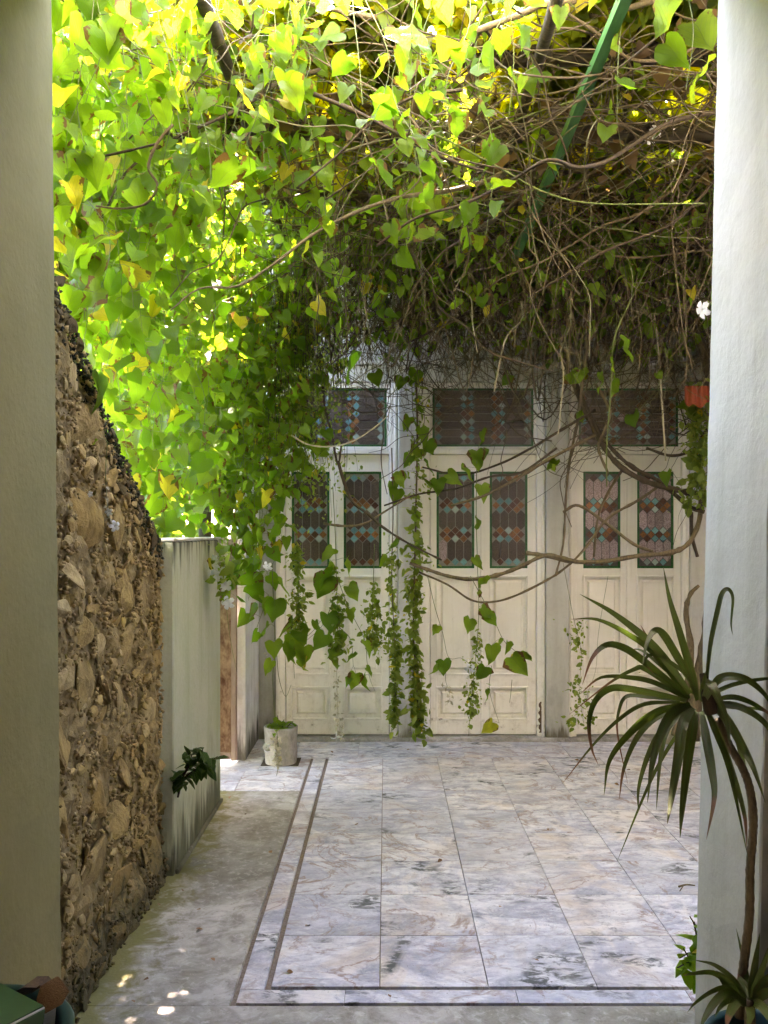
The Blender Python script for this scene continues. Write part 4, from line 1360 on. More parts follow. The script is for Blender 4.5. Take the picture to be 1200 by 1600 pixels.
# ================================================================== single hanging strands before the doors
def flower_mesh():
    vs, fs, uv = [], [], []
    for k in range(5):
        a = k * 2 * math.pi / 5
        c, s_ = math.cos(a), math.sin(a)
        b = len(vs)
        for r, w, z in ((.10, .10, .0), (.42, .30, -.16), (.75, .36, -.14), (1.0, .18, .10)):
            for e in (-1, 0, 1):
                vs.append((r * c - e * w * s_, r * s_ + e * w * c, z + (.06 if e else 0)))
        for i in range(3):
            for j in range(2):
                q = b + i * 3 + j
                fs.append((q, q + 1, q + 4, q + 3))
    b = len(vs)
    for z, r in ((.0, .12), (.35, .16), (.7, .07)):
        for k in range(6):
            vs.append((r * math.cos(k * 1.047), r * math.sin(k * 1.047), z))
    for i in range(2):
        for k in range(6):
            fs.append((b + i * 6 + k, b + i * 6 + (k + 1) % 6, b + (i + 1) * 6 + (k + 1) % 6, b + (i + 1) * 6 + k))
    me = bpy.data.meshes.new('flower')
    me.from_pydata(vs, [], fs); me.polygons.foreach_set('use_smooth', [True] * len(fs)); me.materials.append(M['petal'])
    return me
FLOWER = flower_mesh()
def flower(px, py, y, size, parent, tip=(0.2, -1, -.2)):
    o = link('flower', FLOWER, None, parent)
    o.location = P(px, py, y)
    o.scale = (size * .5,) * 3
    o.rotation_euler = (-Vector(tip)).to_track_quat('Z', 'Y').to_euler()
    return o
def spike(parent, path, n, size):
    """drooping flower stalk with pale curled bracts"""
    m = MB(); pts = smooth_path([P(*q) for q in path], 6)
    m.tube(pts, .0018, .001, 4)
    bp_, bs_ = [], []
    for i in range(n * 2):
        p = pts[int((.05 + .93 * i / (2 * n)) * (len(pts) - 1))]
        bp_.append((p.x + (-1) ** i * size * R.uniform(.05, .3), p.y - .006, p.z + R.gauss(0, .008))); bs_.append(size * R.uniform(.35, .7))
    mass('bracts', OVALS, bp_, rots_hang(len(bp_), 0, 50, 40, 75), bs_, 'bract', parent)
    m.build('flower_stalk', 'pale_stem', parent, True)

def hanging(label, path, leaves, size=.1, fine=None, side=None, stemr=.003, spread=45):
    """path and leaves in (column, row, distance); fine = (from, to, per metre, width, size) share of fine leaves"""
    p0 = P(*path[0])
    t = thing('hanging_vine', label, 'vine', p0, 'single strands of vine hanging before the doors')
    m = MB(); pts = smooth_path([P(*q) for q in path], 7)
    m.tube(pts, stemr, stemr * .5, 5)
    for s in side or []:
        m.tube(smooth_path([P(*q) for q in s], 6), stemr * .8, stemr * .4, 5)
    stems = list(pts)
    for s in side or []: stems += smooth_path([P(*q) for q in s], 6)
    rts = rots_hang(len(leaves), 0, spread, 22, 28)
    for i, lf in enumerate(leaves):
        px, py, k = lf[0], lf[1], lf[2]
        y = path[0][2] - .03 + R.gauss(0, .02)
        q = P(px, py - k * 9, y)
        a = min(stems, key=lambda p: (p - q).length)
        if (a - q).length < .4: m.tube([a, (a + q) / 2 + Vector((0, 0, .01)), q], .0014, .001, 3)
        place_leaf('heart', R.randrange(8), 'vine_leaf', q, rts[i], size * k, t)
    m.build('stems', 'bark' if stemr > .004 else 'green_stem', t, True, kind='stuff')
    if fine:
        fp, fs_ = [], []
        L = len(pts)
        for (a, b, cnt, w, sz) in fine:
            for _ in range(cnt):
                t_ = a + (b - a) * R.random()
                p = pts[min(L - 1, int(t_ * L))]
                nn = MN.noise((t_ * 9, p0.x * 5, cnt * .01))
                if nn < -.25 and R.random() < .75: continue
                ww = w * (.75 + 1.3 * nn)
                fp.append((p.x + R.gauss(.6 * w * MN.noise((t_ * 7, 3, p0.x)), ww), p.y + R.gauss(0, w), p.z + R.gauss(0, .03))); fs_.append(sz * R.choice((.5, .7, .9, 1.2, 1.6)))
        mass('fine_leaves', OVALS, fp, rots_hang(len(fp), 0, 90, 45, 50), fs_, 'fine_leaf', t)
    return t
h = hanging('heart-leaved strand with pale flower stalk hanging before the bluish first door',
    [(520, 760, 5.7), (524, 840, 5.7), (526, 920, 5.7), (530, 980, 5.7), (526, 1040, 5.7)],
    [(512, 915, 1.6), (520, 905, 1.3), (545, 925, 1.1), (519, 948, 1.1), (513, 970, 1.3), (525, 972, 1.3), (508, 1002, 1.2), (537, 1000, 1.0), (518, 1022, .95), (529, 1022, .9), (522, 1034, .8), (550, 1030, 1.0), (570, 1012, 1.0), (556, 1062, 1.05), (570, 1065, 1.0), (572, 1050, .7), (545, 1065, .6), (520, 868, 1.1), (545, 884, 1.2), (515, 890, 1.2), (622, 750, .9), (548, 960, .9)],
    .098, [(.4, .9, 260, .035, .035)], [[(526, 900, 5.7), (545, 950, 5.7), (570, 1000, 5.7), (573, 1030, 5.7), (578, 1060, 5.7), (586, 1080, 5.7)], [(530, 980, 5.7), (548, 1000, 5.7), (552, 1040, 5.7)], [(526, 925, 5.7), (505, 975, 5.7), (480, 1000, 5.7)]])
spike(h, [(526, 1040, 5.7), (527, 1090, 5.7), (530, 1130, 5.7), (532, 1160, 5.7)], 26, .055)
flower(526, 1152, 5.66, .085, h, (.2, -.3, -1))
h = hanging('heart-leaved strand with white flower hanging before the middle of the cream double door',
    [(745, 720, 5.9), (744, 800, 5.9), (746, 880, 5.9), (748, 960, 5.9), (742, 1040, 5.9), (737, 1090, 5.9), (732, 1150, 5.9)],
    [(755, 912, 1.1), (748, 930, 1.3), (752, 960, 1.1), (734, 978, 1.2), (761, 970, 1.2), (768, 1022, 1.5), (785, 1009, .9), (794, 1012, 1.0), (800, 1043, 1.8), (804, 1028, .7), (821, 1028, 1.0), (758, 1054, 1.3), (760, 1086, .9), (771, 1140, 1.2), (684, 985, .8), (682, 1046, 1.1), (693, 1043, 1.3), (752, 686, 1.3), (745, 718, 1.5), (762, 718, 1.2), (700, 752, 1.3), (684, 760, 1.2), (722, 745, 1.4), (752, 770, 1.3), (745, 825, 1.0), (742, 880, 1.0)],
    .085, [(.55, .95, 330, .022, .028)],
    [[(735, 900, 5.9), (770, 965, 5.9), (788, 1002, 5.9), (812, 1024, 5.9), (815, 1045, 5.9)], [(668, 900, 5.9), (680, 950, 5.9), (692, 990, 5.9), (701, 1027, 5.9), (720, 1028, 5.9), (732, 1036, 5.9)], [(701, 1027, 5.9), (696, 1060, 5.9), (702, 1080, 5.9)], [(768, 1040, 5.9), (765, 1080, 5.9), (780, 1130, 5.9)], [(800, 1062, 5.9), (798, 1085, 5.9), (796, 1098, 5.9)]])
flower(734, 1045, 5.87, .075, h, (-.2, -1, -.3))
spike(h, [(690, 1070, 5.9), (700, 1075, 5.9), (703, 1090, 5.9), (698, 1102, 5.9)], 10, .045)
hanging('thick trailing column of fine leaves along the right edge of the first pilaster',
    [(650, 590, 6.2), (652, 680, 6.2), (650, 780, 6.2), (648, 880, 6.2), (646, 980, 6.2), (650, 1060, 6.2), (656, 1140, 6.2)],
    [(650, 640, 1.1), (658, 682, 1.3), (640, 662, 1.1), (655, 712, 1.2), (668, 700, 1.1), (640, 720, 1.0), (626, 748, 1.0), (622, 775, 1.2), (660, 760, 1.2), (668, 730, 1.1), (648, 812, 1.0), (655, 870, 1.0), (645, 920, 1.0), (650, 590, 1.2), (630, 600, 1.1)],
    .095, [(.35, .62, 300, .040, .042), (.55, 1.0, 430, .028, .046), (.78, 1.0, 170, .018, .04), (.0, .4, 200, .05, .036)], stemr=.008)
hanging('narrow column of fine yellowish leaves beside the right frame of the first door',
    [(612, 700, 6.2), (614, 800, 6.2), (612, 900, 6.2), (616, 1000, 6.2), (618, 1070, 6.2), (616, 1130, 6.2)],
    [(606, 880, .9), (620, 850, 1.0), (612, 760, .9)], .09, [(.3, .7, 260, .024, .036), (.55, 1.0, 330, .015, .04)], stemr=.005)
hanging('short trail of fine dangling leaves over the left half of the first door',
    [(585, 850, 6.0), (583, 920, 6.0), (582, 980, 6.0), (588, 1010, 6.0)],
    [(590, 945, .9)], .06, [(.3, 1.0, 420, .035, .032)])
hanging('dark fine-leaved trail hanging above the concrete pot',
    [(462, 820, 5.8), (466, 900, 5.8), (465, 960, 5.8), (458, 1000, 5.8), (460, 1060, 5.8)],
    [(458, 978, 1.1), (455, 990, 1.2), (466, 992, 1.2), (462, 1012, 1.7), (452, 1016, 1.3), (475, 1022, 1.3), (478, 1035, 1.1), (467, 1040, .9), (493, 978, .9)],
    .095, [(.1, .6, 520, .028, .032)], [[(467, 1030, 5.8), (470, 1005, 5.8), (490, 985, 5.8), (505, 965, 5.8)]])
h = hanging('long bare strand with few leaves dropping to the concrete pot',
    [(425, 880, 5.75), (428, 960, 5.75), (430, 1020, 5.78), (426, 1060, 5.8), (430, 1130, 5.9)],
    [(398, 905, 1.5), (412, 945, 1.2), (402, 960, 1.2), (430, 950, 1.4), (420, 985, 1.0), (402, 995, .9), (428, 1012, 1.1), (425, 1042, 1.0), (385, 968, 1.1), (440, 915, 1.2), (395, 925, 1.3)],
    .10, None, [[(420, 930, 5.75), (405, 970, 5.75), (395, 1000, 5.75)], [(432, 1020, 5.78), (436, 1060, 5.8), (446, 1088, 5.8), (455, 1070, 5.8)]])
spike(h, [(418, 1060, 5.75), (416, 1020, 5.75), (413, 1035, 5.75)], 4, .03)
h = hanging('pale drooping flower stalk hanging in front of the concrete pot',
    [(432, 1140, 5.55), (434, 1160, 5.55), (436, 1190, 5.55), (432, 1212, 5.55)], [(428, 1150, .4)], .06)
spike(h, [(432, 1150, 5.55), (432, 1175, 5.55), (434, 1200, 5.55)], 30, .05)
flower(416, 1168, 5.53, .06, h, (-.5, -1, 0))
hanging('thin sparse trail of tiny leaves beside the left frame of the door with pinkish lit glass',
    [(880, 880, 6.5), (895, 960, 6.5), (908, 1020, 6.5), (905, 1080, 6.5), (912, 1130, 6.5)], [(905, 975, .4)], .07,
    [(.3, 1.0, 260, .045, .034)], [[(950, 900, 6.5), (935, 990, 6.5), (930, 1050, 6.5), (910, 1100, 6.5)]], .002)
hanging('yellow-green mossy leaf clump hanging at the right end of the house front',
    [(1092, 600, 6.0), (1090, 660, 6.0), (1093, 720, 6.0), (1088, 780, 6.0)], [(1040, 745, .1)], .08, [(0, 1.0, 700, .045, .05)])
# blue-white flowers and flower stalks by the gate
h = hanging('strand with bluish white trumpet flowers hanging before the rusty gate',
    [(352, 850, 4.9), (350, 900, 4.9), (354, 950, 4.9), (360, 1000, 4.9), (370, 1050, 4.9)],
    [(330, 880, .8), (372, 890, .9)], .08, [(0, .4, 60, .05, .05)], stemr=.002)
for px, py, sz in ((342, 895, .09), (352, 915, .08), (356, 942, .08), (338, 905, .05), (418, 885, .06), (335, 872, .04)):
    flower(px, py, 4.87, sz, h, (R.gauss(0, .4), -1, R.gauss(-.5, .3)))
spike(h, [(350, 840, 4.9), (348, 870, 4.9), (352, 900, 4.9)], 16, .05)
h = hanging('pale flower stalk with small white blooms hanging against the ruined wall',
    [(168, 690, 2.98), (165, 740, 2.98), (168, 800, 2.98)], [(152, 690, .3)], .08, None, stemr=.0015)
spike(h, [(166, 760, 2.98), (168, 790, 2.98), (174, 820, 2.98)], 12, .022)
for px, py, sz in ((170, 800, .03), (179, 822, .04), (141, 772, .022)):
    flower(px, py, 2.97, sz, h, (R.gauss(0, .5), -1, R.gauss(-.3, .3)))
h = hanging('white blossom spray hanging high beside the green bar',
    [(1010, 120, 4.3), (1018, 160, 4.3), (1024, 195, 4.3), (1020, 240, 4.3)], [(1030, 240, .5)], .06, None, stemr=.002)
for px, py, sz in ((1012, 165, .06), (1038, 185, .06), (1025, 205, .07), (1015, 218, .06)):
    flower(px, py, 4.27, sz, h, (R.gauss(0, .6), -1, R.gauss(0, .3)))
h = hanging('single white flower on a vine peeping past the pale jamb',
    [(1112, 470, 3.6), (1108, 478, 3.6), (1102, 482, 3.6), (1100, 486, 3.6)], [(1112, 500, .4)], .05, None, stemr=.0015)
flower(1098, 484, 3.58, .075, h, (-.8, -.4, -.3))

# ================================================================== garden behind the wall
def shrub(name, label, c, r, n, size, mat='garden_leaf', shapes=None, trunk=True, group=None, cat='shrub', lump=1.0):
    t = thing(name, label, cat, (c[0], c[1], 0), group)
    if trunk:
        m = MB()
        for k in range(5):
            a = k * 1.25 + R.random()
            tip = Vector((c[0] + r[0] * .7 * math.cos(a), c[1] + r[1] * .7 * math.sin(a), c[2] + r[2] * R.uniform(-.1, .6)))
            m.tube(smooth_path([(c[0] + .05 * math.cos(a), c[1] + .05 * math.sin(a), -.06), (c[0] + .2 * r[0] * math.cos(a), c[1] + .2 * r[1] * math.sin(a), c[2] * .5), tip], 4), .018 + .012 * max(0, c[2] - 2), .006, 6)
        m.build('trunk', 'bark', t, True)
    d = RG.normal(0, 1, (n, 3)); d /= np.linalg.norm(d, axis=1)[:, None]
    rr = RG.uniform(0, 1, n) ** .4
    nz = np.array([MN.noise((v[0] * 2.2 + c[0], v[1] * 2.2 + c[1], v[2] * 2.2)) for v in d])
    pos = np.array(c) + d * np.array(r) * (rr * (1 + .45 * lump * nz))[:, None]
    keep = (pos[:, 2] > .02) & (np.array([MN.noise((p[0] * 1.9, p[1] * 1.9, p[2] * 1.9)) for p in pos]) > -.28)
    pos = pos[keep]
    rt = rots_hang(len(pos), 0, 90, 40, 40)
    mass('crown', shapes or HEARTS_LOW, pos, rt, size * RG.uniform(.6, 1.2, len(pos)), mat, t)
    return t
shrub('garden_shrub', 'leafy mound of pale vine leaves rising behind the ruined wall', (-2.35, 5.0, 1.35), (.9, 1.6, 1.3), 4600, .115, group='sunlit shrubs in the garden')
shrub('garden_shrub', 'sunlit bush of pale green leaves behind the low plaster wall', (-2.2, 7.0, 1.3), (.95, 1.3, 1.35), 3600, .105, group='sunlit shrubs in the garden')
shrub('garden_shrub', 'tall bright bush showing through the leaf curtain above the ruined wall', (-3.3, 7.4, 2.3), (1.3, 1.7, 2.0), 4200, .13, group='sunlit shrubs in the garden')
shrub('garden_tree', 'broad yellow-green tree glowing behind the leaf curtain at upper left', (-4.4, 10.2, 5.2), (2.7, 2.4, 3.6), 10000, .19, group='trees round the courtyard', cat='tree')
shrub('garden_tree', 'bright tree behind the curtain near the corner of the house', (-2.3, 11.5, 5.3), (2.3, 2.2, 3.8), 9500, .18, group='trees round the courtyard', cat='tree')
shrub('garden_tree', 'dark green tree behind the house roof seen through the right of the vine tangle', (3.4, 12.2, 5.6), (2.4, 1.5, 2.9), 6500, .17, 'tree_leaf', OVALS, group='trees round the courtyard', cat='tree')
shrub('garden_tree', 'dark green tree behind the house roof seen through the middle of the vine tangle', (.4, 12.6, 5.4), (2.3, 1.5, 2.7), 5500, .17, 'tree_leaf', OVALS, group='trees round the courtyard', cat='tree')

# ================================================================== pots and small plants
def ellipse_leaf_plant(name, label, cat, base, stems, n_leaf, size, group=None, mat='dark_leaf'):
    t = thing(name, label, cat, base, group)
    m = MB()
    for s in stems:
        pts = smooth_path(s, 6)
        m.tube(pts, .005, .002, 5)
        for k in range(n_leaf):
            p = pts[int(len(pts) * (.35 + .65 * k / n_leaf))] if len(pts) > 2 else pts[-1]
            rt = np.array(Matrix.Rotation(R.uniform(0, 6.28), 3, 'Z') @ Matrix.Rotation(rad(R.gauss(18, 25)), 3, 'X'))
            place_leaf('oval', R.randrange(6), mat, p + Vector((R.gauss(0, .008), R.gauss(0, .008), R.gauss(0, .008))), rt, size * R.uniform(.65, 1.2), t)
    m.build('stems', 'dark_bark', t, True, kind='stuff')
    return t
b = Vector((-1.02, 4.26, .37))
def q(px, py, y): return P(px, py, y)
ellipse_leaf_plant('sapling', 'dark leaved sapling sprouting from the joint of the two garden walls', 'plant', b,
    [[b, q(285, 1218, 4.25), q(296, 1195, 4.2), q(300, 1178, 4.2)], [b, q(284, 1212, 4.25), q(305, 1190, 4.2), q(322, 1176, 4.15)], [b, q(290, 1205, 4.2), q(312, 1180, 4.1), q(318, 1168, 4.1)],
     [b, q(288, 1216, 4.2), q(318, 1195, 4.1), q(340, 1182, 4.05)], [q(283, 1225, 4.24), q(280, 1218, 4.2), q(290, 1222, 4.15)], [q(300, 1195, 4.2), q(315, 1198, 4.1), q(328, 1190, 4.05)]], 10, .075)

pc = P(439, 1180, 6.28); pc.z = 0
pot = thing('concrete_pot', 'weathered cylindrical concrete pot standing by the first door', 'pot', pc)
m = MB(); rw = .118
m.lathe([(rw * .93, .0), (rw * .97, .02), (rw, .10), (rw * .99, .19), (rw * 1.03, .245), (rw * 1.04, .262), (rw * 1.0, .268), (rw * .88, .262), (rw * .86, .225), (rw * .85, .20)], pc, 28)
m.add([(pc.x + rw * .93 * math.cos(a * .2244), pc.y + rw * .93 * math.sin(a * .2244), .0005) for a in range(28)], [tuple(reversed(range(28)))])
m.build('body', 'concrete_pot', pot, True)
m = MB(); m.add([(pc.x + rw * .86 * math.cos(a * .2244), pc.y + rw * .86 * math.sin(a * .2244), .222 + R.gauss(0, .003)) for a in range(28)], [tuple(range(28))])
m.build('soil', 'soil', pot)
pb = Vector((pc.x, pc.y, .222))
ellipse_leaf_plant('seedling', 'small green seedling growing in the concrete pot', 'plant', pb,
    [[pb + Vector((dx, dy, 0)), pb + Vector((dx * 1.6, dy * 1.6, .05)), pb + Vector((dx * 2.6, dy * 2.2, h_))] for dx, dy, h_ in ((.01, -.02, .10), (-.03, -.01, .07), (.035, -.01, .08), (-.012, .02, .11), (.0, -.035, .06))], 7, .075, mat='vine_leaf')
# broken out square of floor under the pot
m = MB(); m.box(pc.x - .135, pc.x + .135, pc.y - .10, pc.y + .13, .0018, .0035)
tag(m.build('soil_patch', 'soil'), kind='stuff')

pl = Vector((1.10, 3.02, .002))
ellipse_leaf_plant('leafy_plant', 'fresh green leafy plant peeping out behind the foot of the pale jamb', 'plant', pl,
    [[pl, P(1092, 1520, 3.0), P(1080, 1490, 2.98), P(1062, 1497, 2.95)], [pl, P(1095, 1510, 3.02), P(1086, 1450, 3.0), P(1078, 1432, 2.98)], [pl, P(1095, 1530, 3.0), P(1080, 1505, 2.95), P(1058, 1512, 2.92)], [pl, P(1098, 1500, 3.02), P(1090, 1470, 3.0), P(1085, 1440, 3.0)], [pl, P(1092, 1525, 3), P(1078, 1500, 2.96), P(1068, 1482, 2.94)]], 6, .07, mat='vine_leaf')

# ------------------------------------------------------------------ dracaena at the right
DY = 2.0
dp = Vector((.86, DY - .03, 0))
bp = thing('blue_pot', 'dark blue glazed pot holding the spiky plant', 'pot', dp)
m = MB()
m.lathe([(.09, 0), (.10, .02), (.115, .25), (.122, .45), (.133, .495), (.135, .515), (.127, .523), (.116, .515), (.112, .48), (.11, .47)], dp, 36)
m.build('body', 'blue_glaze', bp, True)
m = MB(); m.add([(dp.x + .112 * math.cos(a * .2244), dp.y + .112 * math.sin(a * .2244), .478 + R.gauss(0, .004)) for a in range(28)], [tuple(range(28))]); m.build('soil', 'soil', bp)

def strap(parent, path, w, tipdry=0.0):
    """arching strap leaf along (column, row, distance)"""
    pts = smooth_path([P(*q_) for q_ in path], 5)
    L = len(pts)
    vs, fs, uv = [], [], []
    for i, p in enumerate(pts):
        t = i / (L - 1)
        tan = (pts[min(i + 1, L - 1)] - pts[max(0, i - 1)]).normalized()
        view = (Vector((0, 0, CAM_Z)) - p).normalized()
        sd = tan.cross(view)
        sd = sd.normalized() if sd.length > 1e-4 else Vector((1, 0, 0))
        tw = STW[0]
        up = sd.cross(tan).normalized()
        sd = sd * math.cos(tw) + up * math.sin(tw)
        up = sd.cross(tan).normalized()
        ww = w * (min(1, .55 + t * 2.2) if t < .2 else 1.0) * (1 - max(0, (t - .35) / .65) ** 1.5 * .97) * .5
        for e in (-1, 0, 1):
            vs.append(p + sd * ww * e - up * (ww * .22 * (1 - abs(e)))); uv.append((.5 + .5 * e, t))
    for i in range(L - 1):
        for j in range(2):
            a = i * 3 + j
            fs.append((a, a + 1, a + 4, a + 3))
    me = bpy.data.meshes.new('leaf')
    me.from_pydata([tuple(v) for v in vs], [], fs)
    me.polygons.foreach_set('use_smooth', [True] * len(fs))
    l = me.uv_layers.new(name='UVMap')
    for lp in me.loops: l.data[lp.index].uv = uv[lp.vertex_index]
    return link('leaf', me, 'strap_leaf', parent)
STW = [0.0]
dr = thing('dracaena', 'spiky strap-leaved plant on a thin bare trunk before the pale jamb', 'plant', (dp.x, dp.y, .53), 'spiky plants in the blue pot')
m = MB()
tp = smooth_path([P(*q_) for q_ in ((1156, 1590, DY), (1158, 1545, DY), (1163, 1500, DY), (1171, 1430, DY), (1172, 1360, DY), (1176, 1310, DY), (1177, 1270, DY), (1171, 1230, DY), (1160, 1200, DY), (1140, 1165, DY), (1126, 1134, DY), (1121, 1124, DY + .01))], 8)
rrs = [(.0108 - .002 * i / len(tp)) * (1 + .07 * math.sin(i * 2.6)) for i in range(len(tp))]
m.tube(tp, .01, .01, 9, rr=rrs)
m.build('trunk', 'bark', dr, True)
def rg(X, Y): return 870 + X / 3.636, 880 + Y / 3.636
LEAVES = [
 ([(800,780),(770,640),(700,400),(640,200),(605,20)], 1.15, -.12), ([(760,740),(560,480),(330,290),(130,175)], 1.0, -.05), ([(740,760),(560,520),(400,400),(230,320),(80,318)], .8, .12),
 ([(790,700),(690,540),(610,410),(555,385),(510,460),(487,590)], 1.1, -.18), ([(740,750),(500,560),(380,480),(280,465),(200,540),(145,690)], 1.0, -.1), ([(750,760),(640,690),(500,600),(440,603),(300,680),(70,860)], .8, .1),
 ([(740,780),(600,750),(400,712),(300,714),(220,780),(183,900),(198,1050),(235,1145)], 1.0, -.2), ([(720,800),(560,850),(420,960),(300,1120),(268,1320)], 1.0, -.12), ([(740,800),(560,880),(450,1000),(380,1170),(355,1340)], .9, .05),
 ([(760,800),(650,860),(580,1000),(540,1150),(515,1360)], 1.2, -.2), ([(780,820),(720,900),(690,1100),(650,1340),(628,1480)], 1.3, -.22), ([(790,840),(770,950),(740,1150),(712,1400),(700,1560)], 1.2, -.15),
 ([(820,840),(850,1000),(880,1170),(895,1330),(850,1570)], 1.2, -.24), ([(850,830),(900,950),(960,1100),(1010,1300),(1090,1690)], 1.0, -.18), ([(870,800),(960,880),(1060,1050),(1120,1170),(1185,1360)], 1.4, -.2),
 ([(880,780),(1000,760),(1100,790),(1200,850),(1330,950)], .8, .05), ([(860,740),(920,660),(1000,642),(1100,672),(1200,770),(1260,900)], 1.1, -.1), ([(845,760),(870,480),(915,260),(940,170),(975,148),(1000,200),(990,340),(1000,410)], .75, -.02),
 ([(850,760),(1000,690),(1200,655),(1350,660)], .6, .12), ([(825,790),(838,700),(845,615)], 1.1, -.05), ([(740,770),(560,680),(420,650),(250,650),(130,745)], .7, .15), ([(800,760),(600,590),(480,495),(400,495)], .5, .12),
 ([(700,790),(500,800),(350,890),(200,1040),(30,1255)], .55, .06), ([(700,780),(520,760),(400,755),(355,830),(345,970),(405,1260)], .6, .1), ([(770,820),(640,920),(590,1100),(565,1400)], 1.0, -.1), ([(760,830),(650,1100),(610,1400),(600,1480)], .8, -.05),
 ([(850,820),(950,1050),(1060,1400),(1080,1620)], .9, -.1), ([(810,850),(800,1100),(770,1480)], .9, .1), ([(845,830),(920,1150),(980,1500)], .7, .1), ([(870,790),(1050,820),(1200,930),(1290,1150)], .9, -.15), ([(730,790),(560,1000),(470,1250),(462,1420)], .7, .12),
 ([(880,800),(1000,820),(1150,830),(1300,900)], .5, .15), ([(800,770),(720,620),(560,520),(500,560),(560,640)], .5, -.05), ([(870,770),(1010,950),(1085,1300),(1090,1480)], .8, .14), ([(830,790),(870,700),(880,690),(960,880),(990,1100)], 1.3, -.26),
 ([(760,770),(540,460),(475,350)], .5, .08), ([(790,760),(650,480),(580,330),(640,310),(680,350)], .35, .14), ([(780,830),(560,1180),(340,1700)], .5, .16), ([(850,820),(990,1350),(1190,1800)], .5, .16)]
for pts, w, dz in [l for k, l in enumerate(LEAVES) if k not in (25, 27, 28, 36, 38)]:
    n_ = len(pts) - 1
    STW[0] = R.uniform(-.7, .7)
    strap(dr, [(*rg(*p_), DY + dz * (i / n_) ** .8) for i, p_ in enumerate(pts)], .0178 * w)
# the heart of the rosette
m = MB(); m.tube([P(1114, 1112, DY - .012), P(1106, 1088, DY - .014), P(1098, 1052, DY - .01)], .021, .008, 8); m.build('crown', 'dark_bark', dr, True)

sh = thing('dracaena', 'small leafy rosette sprouting low at the foot of the bare trunk', 'plant', (dp.x, dp.y - .02, .53), 'spiky plants in the blue pot')
def rs(X, Y): return 1040 + X / 4.444, 1240 + Y / 4.444
for pts, w, dz in (
 ([(560,1420),(470,1290),(340,1190),(200,1155)], .7, .05), ([(540,1430),(450,1330),(330,1245),(190,1250),(120,1265)], .7, -.05), ([(550,1450),(440,1350),(330,1370),(210,1450),(150,1520)], .6, -.1),
 ([(560,1450),(440,1380),(340,1450),(270,1560),(240,1640)], 1.0, -.12), ([(560,1460),(460,1430),(380,1480),(340,1560)], .7, -.15), ([(570,1460),(500,1440),(440,1540),(420,1640)], 1.2, -.14),
 ([(580,1420),(560,1250),(490,935)], .7, .08), ([(590,1420),(620,1200),(655,965)], .9, .02), ([(600,1420),(660,1250),(740,1000)], 1.0, -.02), ([(600,1430),(690,1300),(800,1220)], 1.0, -.05), ([(610,1440),(720,1380),(830,1420)], 1.1, -.12),
 ([(600,1450),(660,1470),(720,1560),(740,1640)], 1.1, -.14), ([(580,1470),(590,1540),(560,1640)], 1.0, -.12), ([(560,1440),(420,1310),(350,1230)], 1.6, -.02), ([(590,1430),(540,1330),(500,1250)], 1.2, .05), ([(600,1440),(700,1330),(780,1280)], .8, .08)):
    n_ = len(pts) - 1
    STW[0] = R.uniform(-.6, .6)
    strap(sh, [(*rs(*p_), DY - .05 + dz * (i / n_)) for i, p_ in enumerate(pts)], .0185 * w)
m = MB(); m.tube([P(1172, 1620, DY - .05), P(1172, 1590, DY - .05), P(1172, 1563, DY - .05)], .014, .011, 8); m.build('trunk', 'bark', sh, True)

# ------------------------------------------------------------------ pot with books at lower left
gc = Vector((-1.005, 2.055, 0))
gp = thing('green_pot', 'dark green plastic tub at the lower left holding a box and card', 'pot', gc)
m = MB()
m.lathe([(.19, 0), (.20, .015), (.235, .40), (.238, .44), (.252, .445), (.254, .470), (.246, .474), (.225, .468), (.222, .43), (.215, .40), (.19, .06), (.0, .055)], gc, 40)
m.build('body', 'green_plastic', gp, True)
def slab(name, c, rx, ry, size, mat, parent=None, b=.002):
    m = MB(); m.bbox(-size[0] / 2, size[0] / 2, -size[1] / 2, size[1] / 2, -size[2] / 2, size[2] / 2, b)
    o = link(name, m.mesh(name), mat, parent)
    return o
bk = thing('green_box', 'glossy green box lying in the dark green tub', 'box', P(-48, 1592, 1.98))
o = slab('body', None, 0, 0, (.26, .20, .055), 'book_green', None); o.location = bk.location; o.rotation_euler = (rad(-4), rad(6), rad(-28)); par(o, bk)
o2 = slab('edge', None, 0, 0, (.262, .202, .004), 'card_edge', None, .001); o2.location = Vector(bk.location) + Vector((0, 0, .030)); o2.rotation_euler = (rad(-4), rad(6), rad(-28)); par(o2, bk)
o3 = slab('lid', None, 0, 0, (.258, .198, .004), 'book_green', None, .001); o3.location = Vector(bk.location) + Vector((0, 0, .0345)); o3.rotation_euler = (rad(-4), rad(6), rad(-28)); par(o3, bk)
cdv = slab('card', None, 0, 0, (.018, .30, .15), 'card_edge')
cdv.location = (gc.x + .10, gc.y - .03, .45); cdv.rotation_euler = (rad(3), rad(10), rad(-32))
tag(cdv, 'grey-white card standing on edge in the dark green tub', 'card')
dl = link('dry_leaf', leaf_objmesh('dry_leaf', OVALS[2], 'dry_leaf'))
dl.location = P(90, 1526, 2.12); dl.scale = (.11, .085, .12); dl.rotation_euler = (rad(75), rad(25), rad(35))
tag(dl, 'curled brown leaf stuck on the card in the dark green tub', 'leaf')
dl = link('dry_leaf', leaf_objmesh('dry_leaf', HEARTS[2], 'dark_dry'))
dl.location = P(62, 1543, 2.2); dl.scale = (.11,) * 3; dl.rotation_euler = (rad(12), rad(-8), rad(-100))
tag(dl, 'broad dark brown leaf lying inside the back rim of the dark green tub', 'leaf')

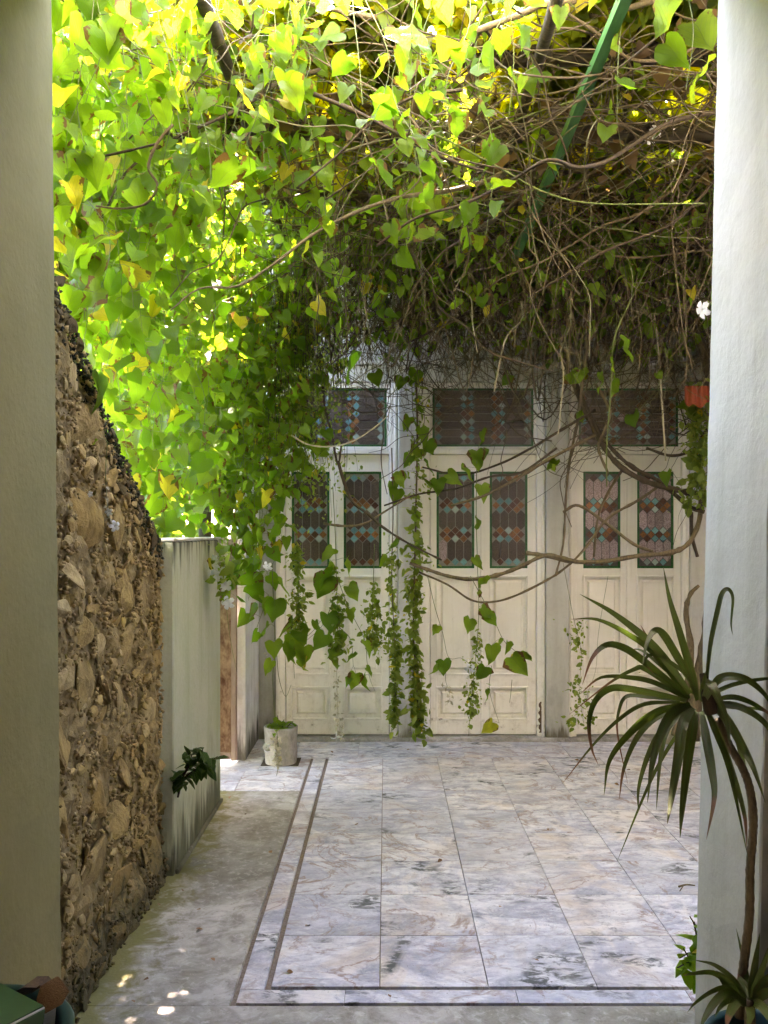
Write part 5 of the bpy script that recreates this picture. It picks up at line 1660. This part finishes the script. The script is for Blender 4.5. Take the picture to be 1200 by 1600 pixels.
# ------------------------------------------------------------------ red cloth at the right end of the house
rc = MB()
vs, fs = [], []
for i in range(13):
    for k in range(5):
        u, v = i / 12, k / 4
        p = P(1070 + 38 * u, 603 + (9 + 23 * (.55 + .45 * math.sin(2.2 * u + .4))) * v + (3 if k == 4 else 0) * math.sin(i), 5.85 + .03 * math.sin(i * 1.3) * (1 - .5 * v))
        vs.append(p)
for i in range(12):
    for k in range(4):
        a = i * 5 + k
        fs.append((a, a + 5, a + 6, a + 1))
nb = len(vs)
vs += [v + Vector((0, .006, 0)) for v in vs]
fs += [tuple(reversed([j + nb for j in f])) for f in fs]
rc.add(vs, fs)
tag(rc.build('red_cloth', 'red_cloth', None, True), 'faded red cloth caught in the vine at the right end of the house front', 'cloth')

# ------------------------------------------------------------------ litter on the floor
for k, (px, py) in enumerate(((425, 1335), (503, 1222), (250, 1418), (313, 1424), (855, 1297), (960, 1226), (306, 1455), (232, 1533), (700, 1180), (905, 1190), (360, 1246), (356, 1243), (1020, 1180), (448, 1522), (560, 1290), (780, 1420), (402, 1395), (330, 1500), (285, 1395), (520, 1178), (640, 1172), (765, 1168), (985, 1205), (690, 1345), (478, 1450), (842, 1505), (210, 1570), (384, 1275), (610, 1562))):
    Y = CAM_Z * FOC / (py - 830)
    o = link('dry_leaf', leaf_objmesh('dry_leaf', OVALS[k % 6], 'dry_leaf') if k < 4 else bpy.data.meshes['dry_leaf'])
    o.location = ((px - 603) / FOC * Y, Y, .009)
    o.scale = (.02 + .016 * R.random(),) * 3
    o.rotation_euler = (R.gauss(0, .3), R.gauss(0, .3), R.uniform(0, 6.3))
    tag(o, 'small curled dry leaf lying on the courtyard floor', 'leaf', 'dry leaves scattered on the floor')
m = MB(); m.tube(smooth_path([P(1060, 1383, 4.06), P(1072, 1380, 4.06), P(1086, 1381, 4.05)], 5), .005, .003, 5); m.tube([P(1068, 1381, 4.06), P(1062, 1390, 4.03)], .003, .002, 5)
o = m.build('twig', 'bark', None, True)
o.location.z = -min(v.co.z for v in o.data.vertices) + .002
tag(o, 'short brown twig lying on the tiles near the pale jamb', 'twig')
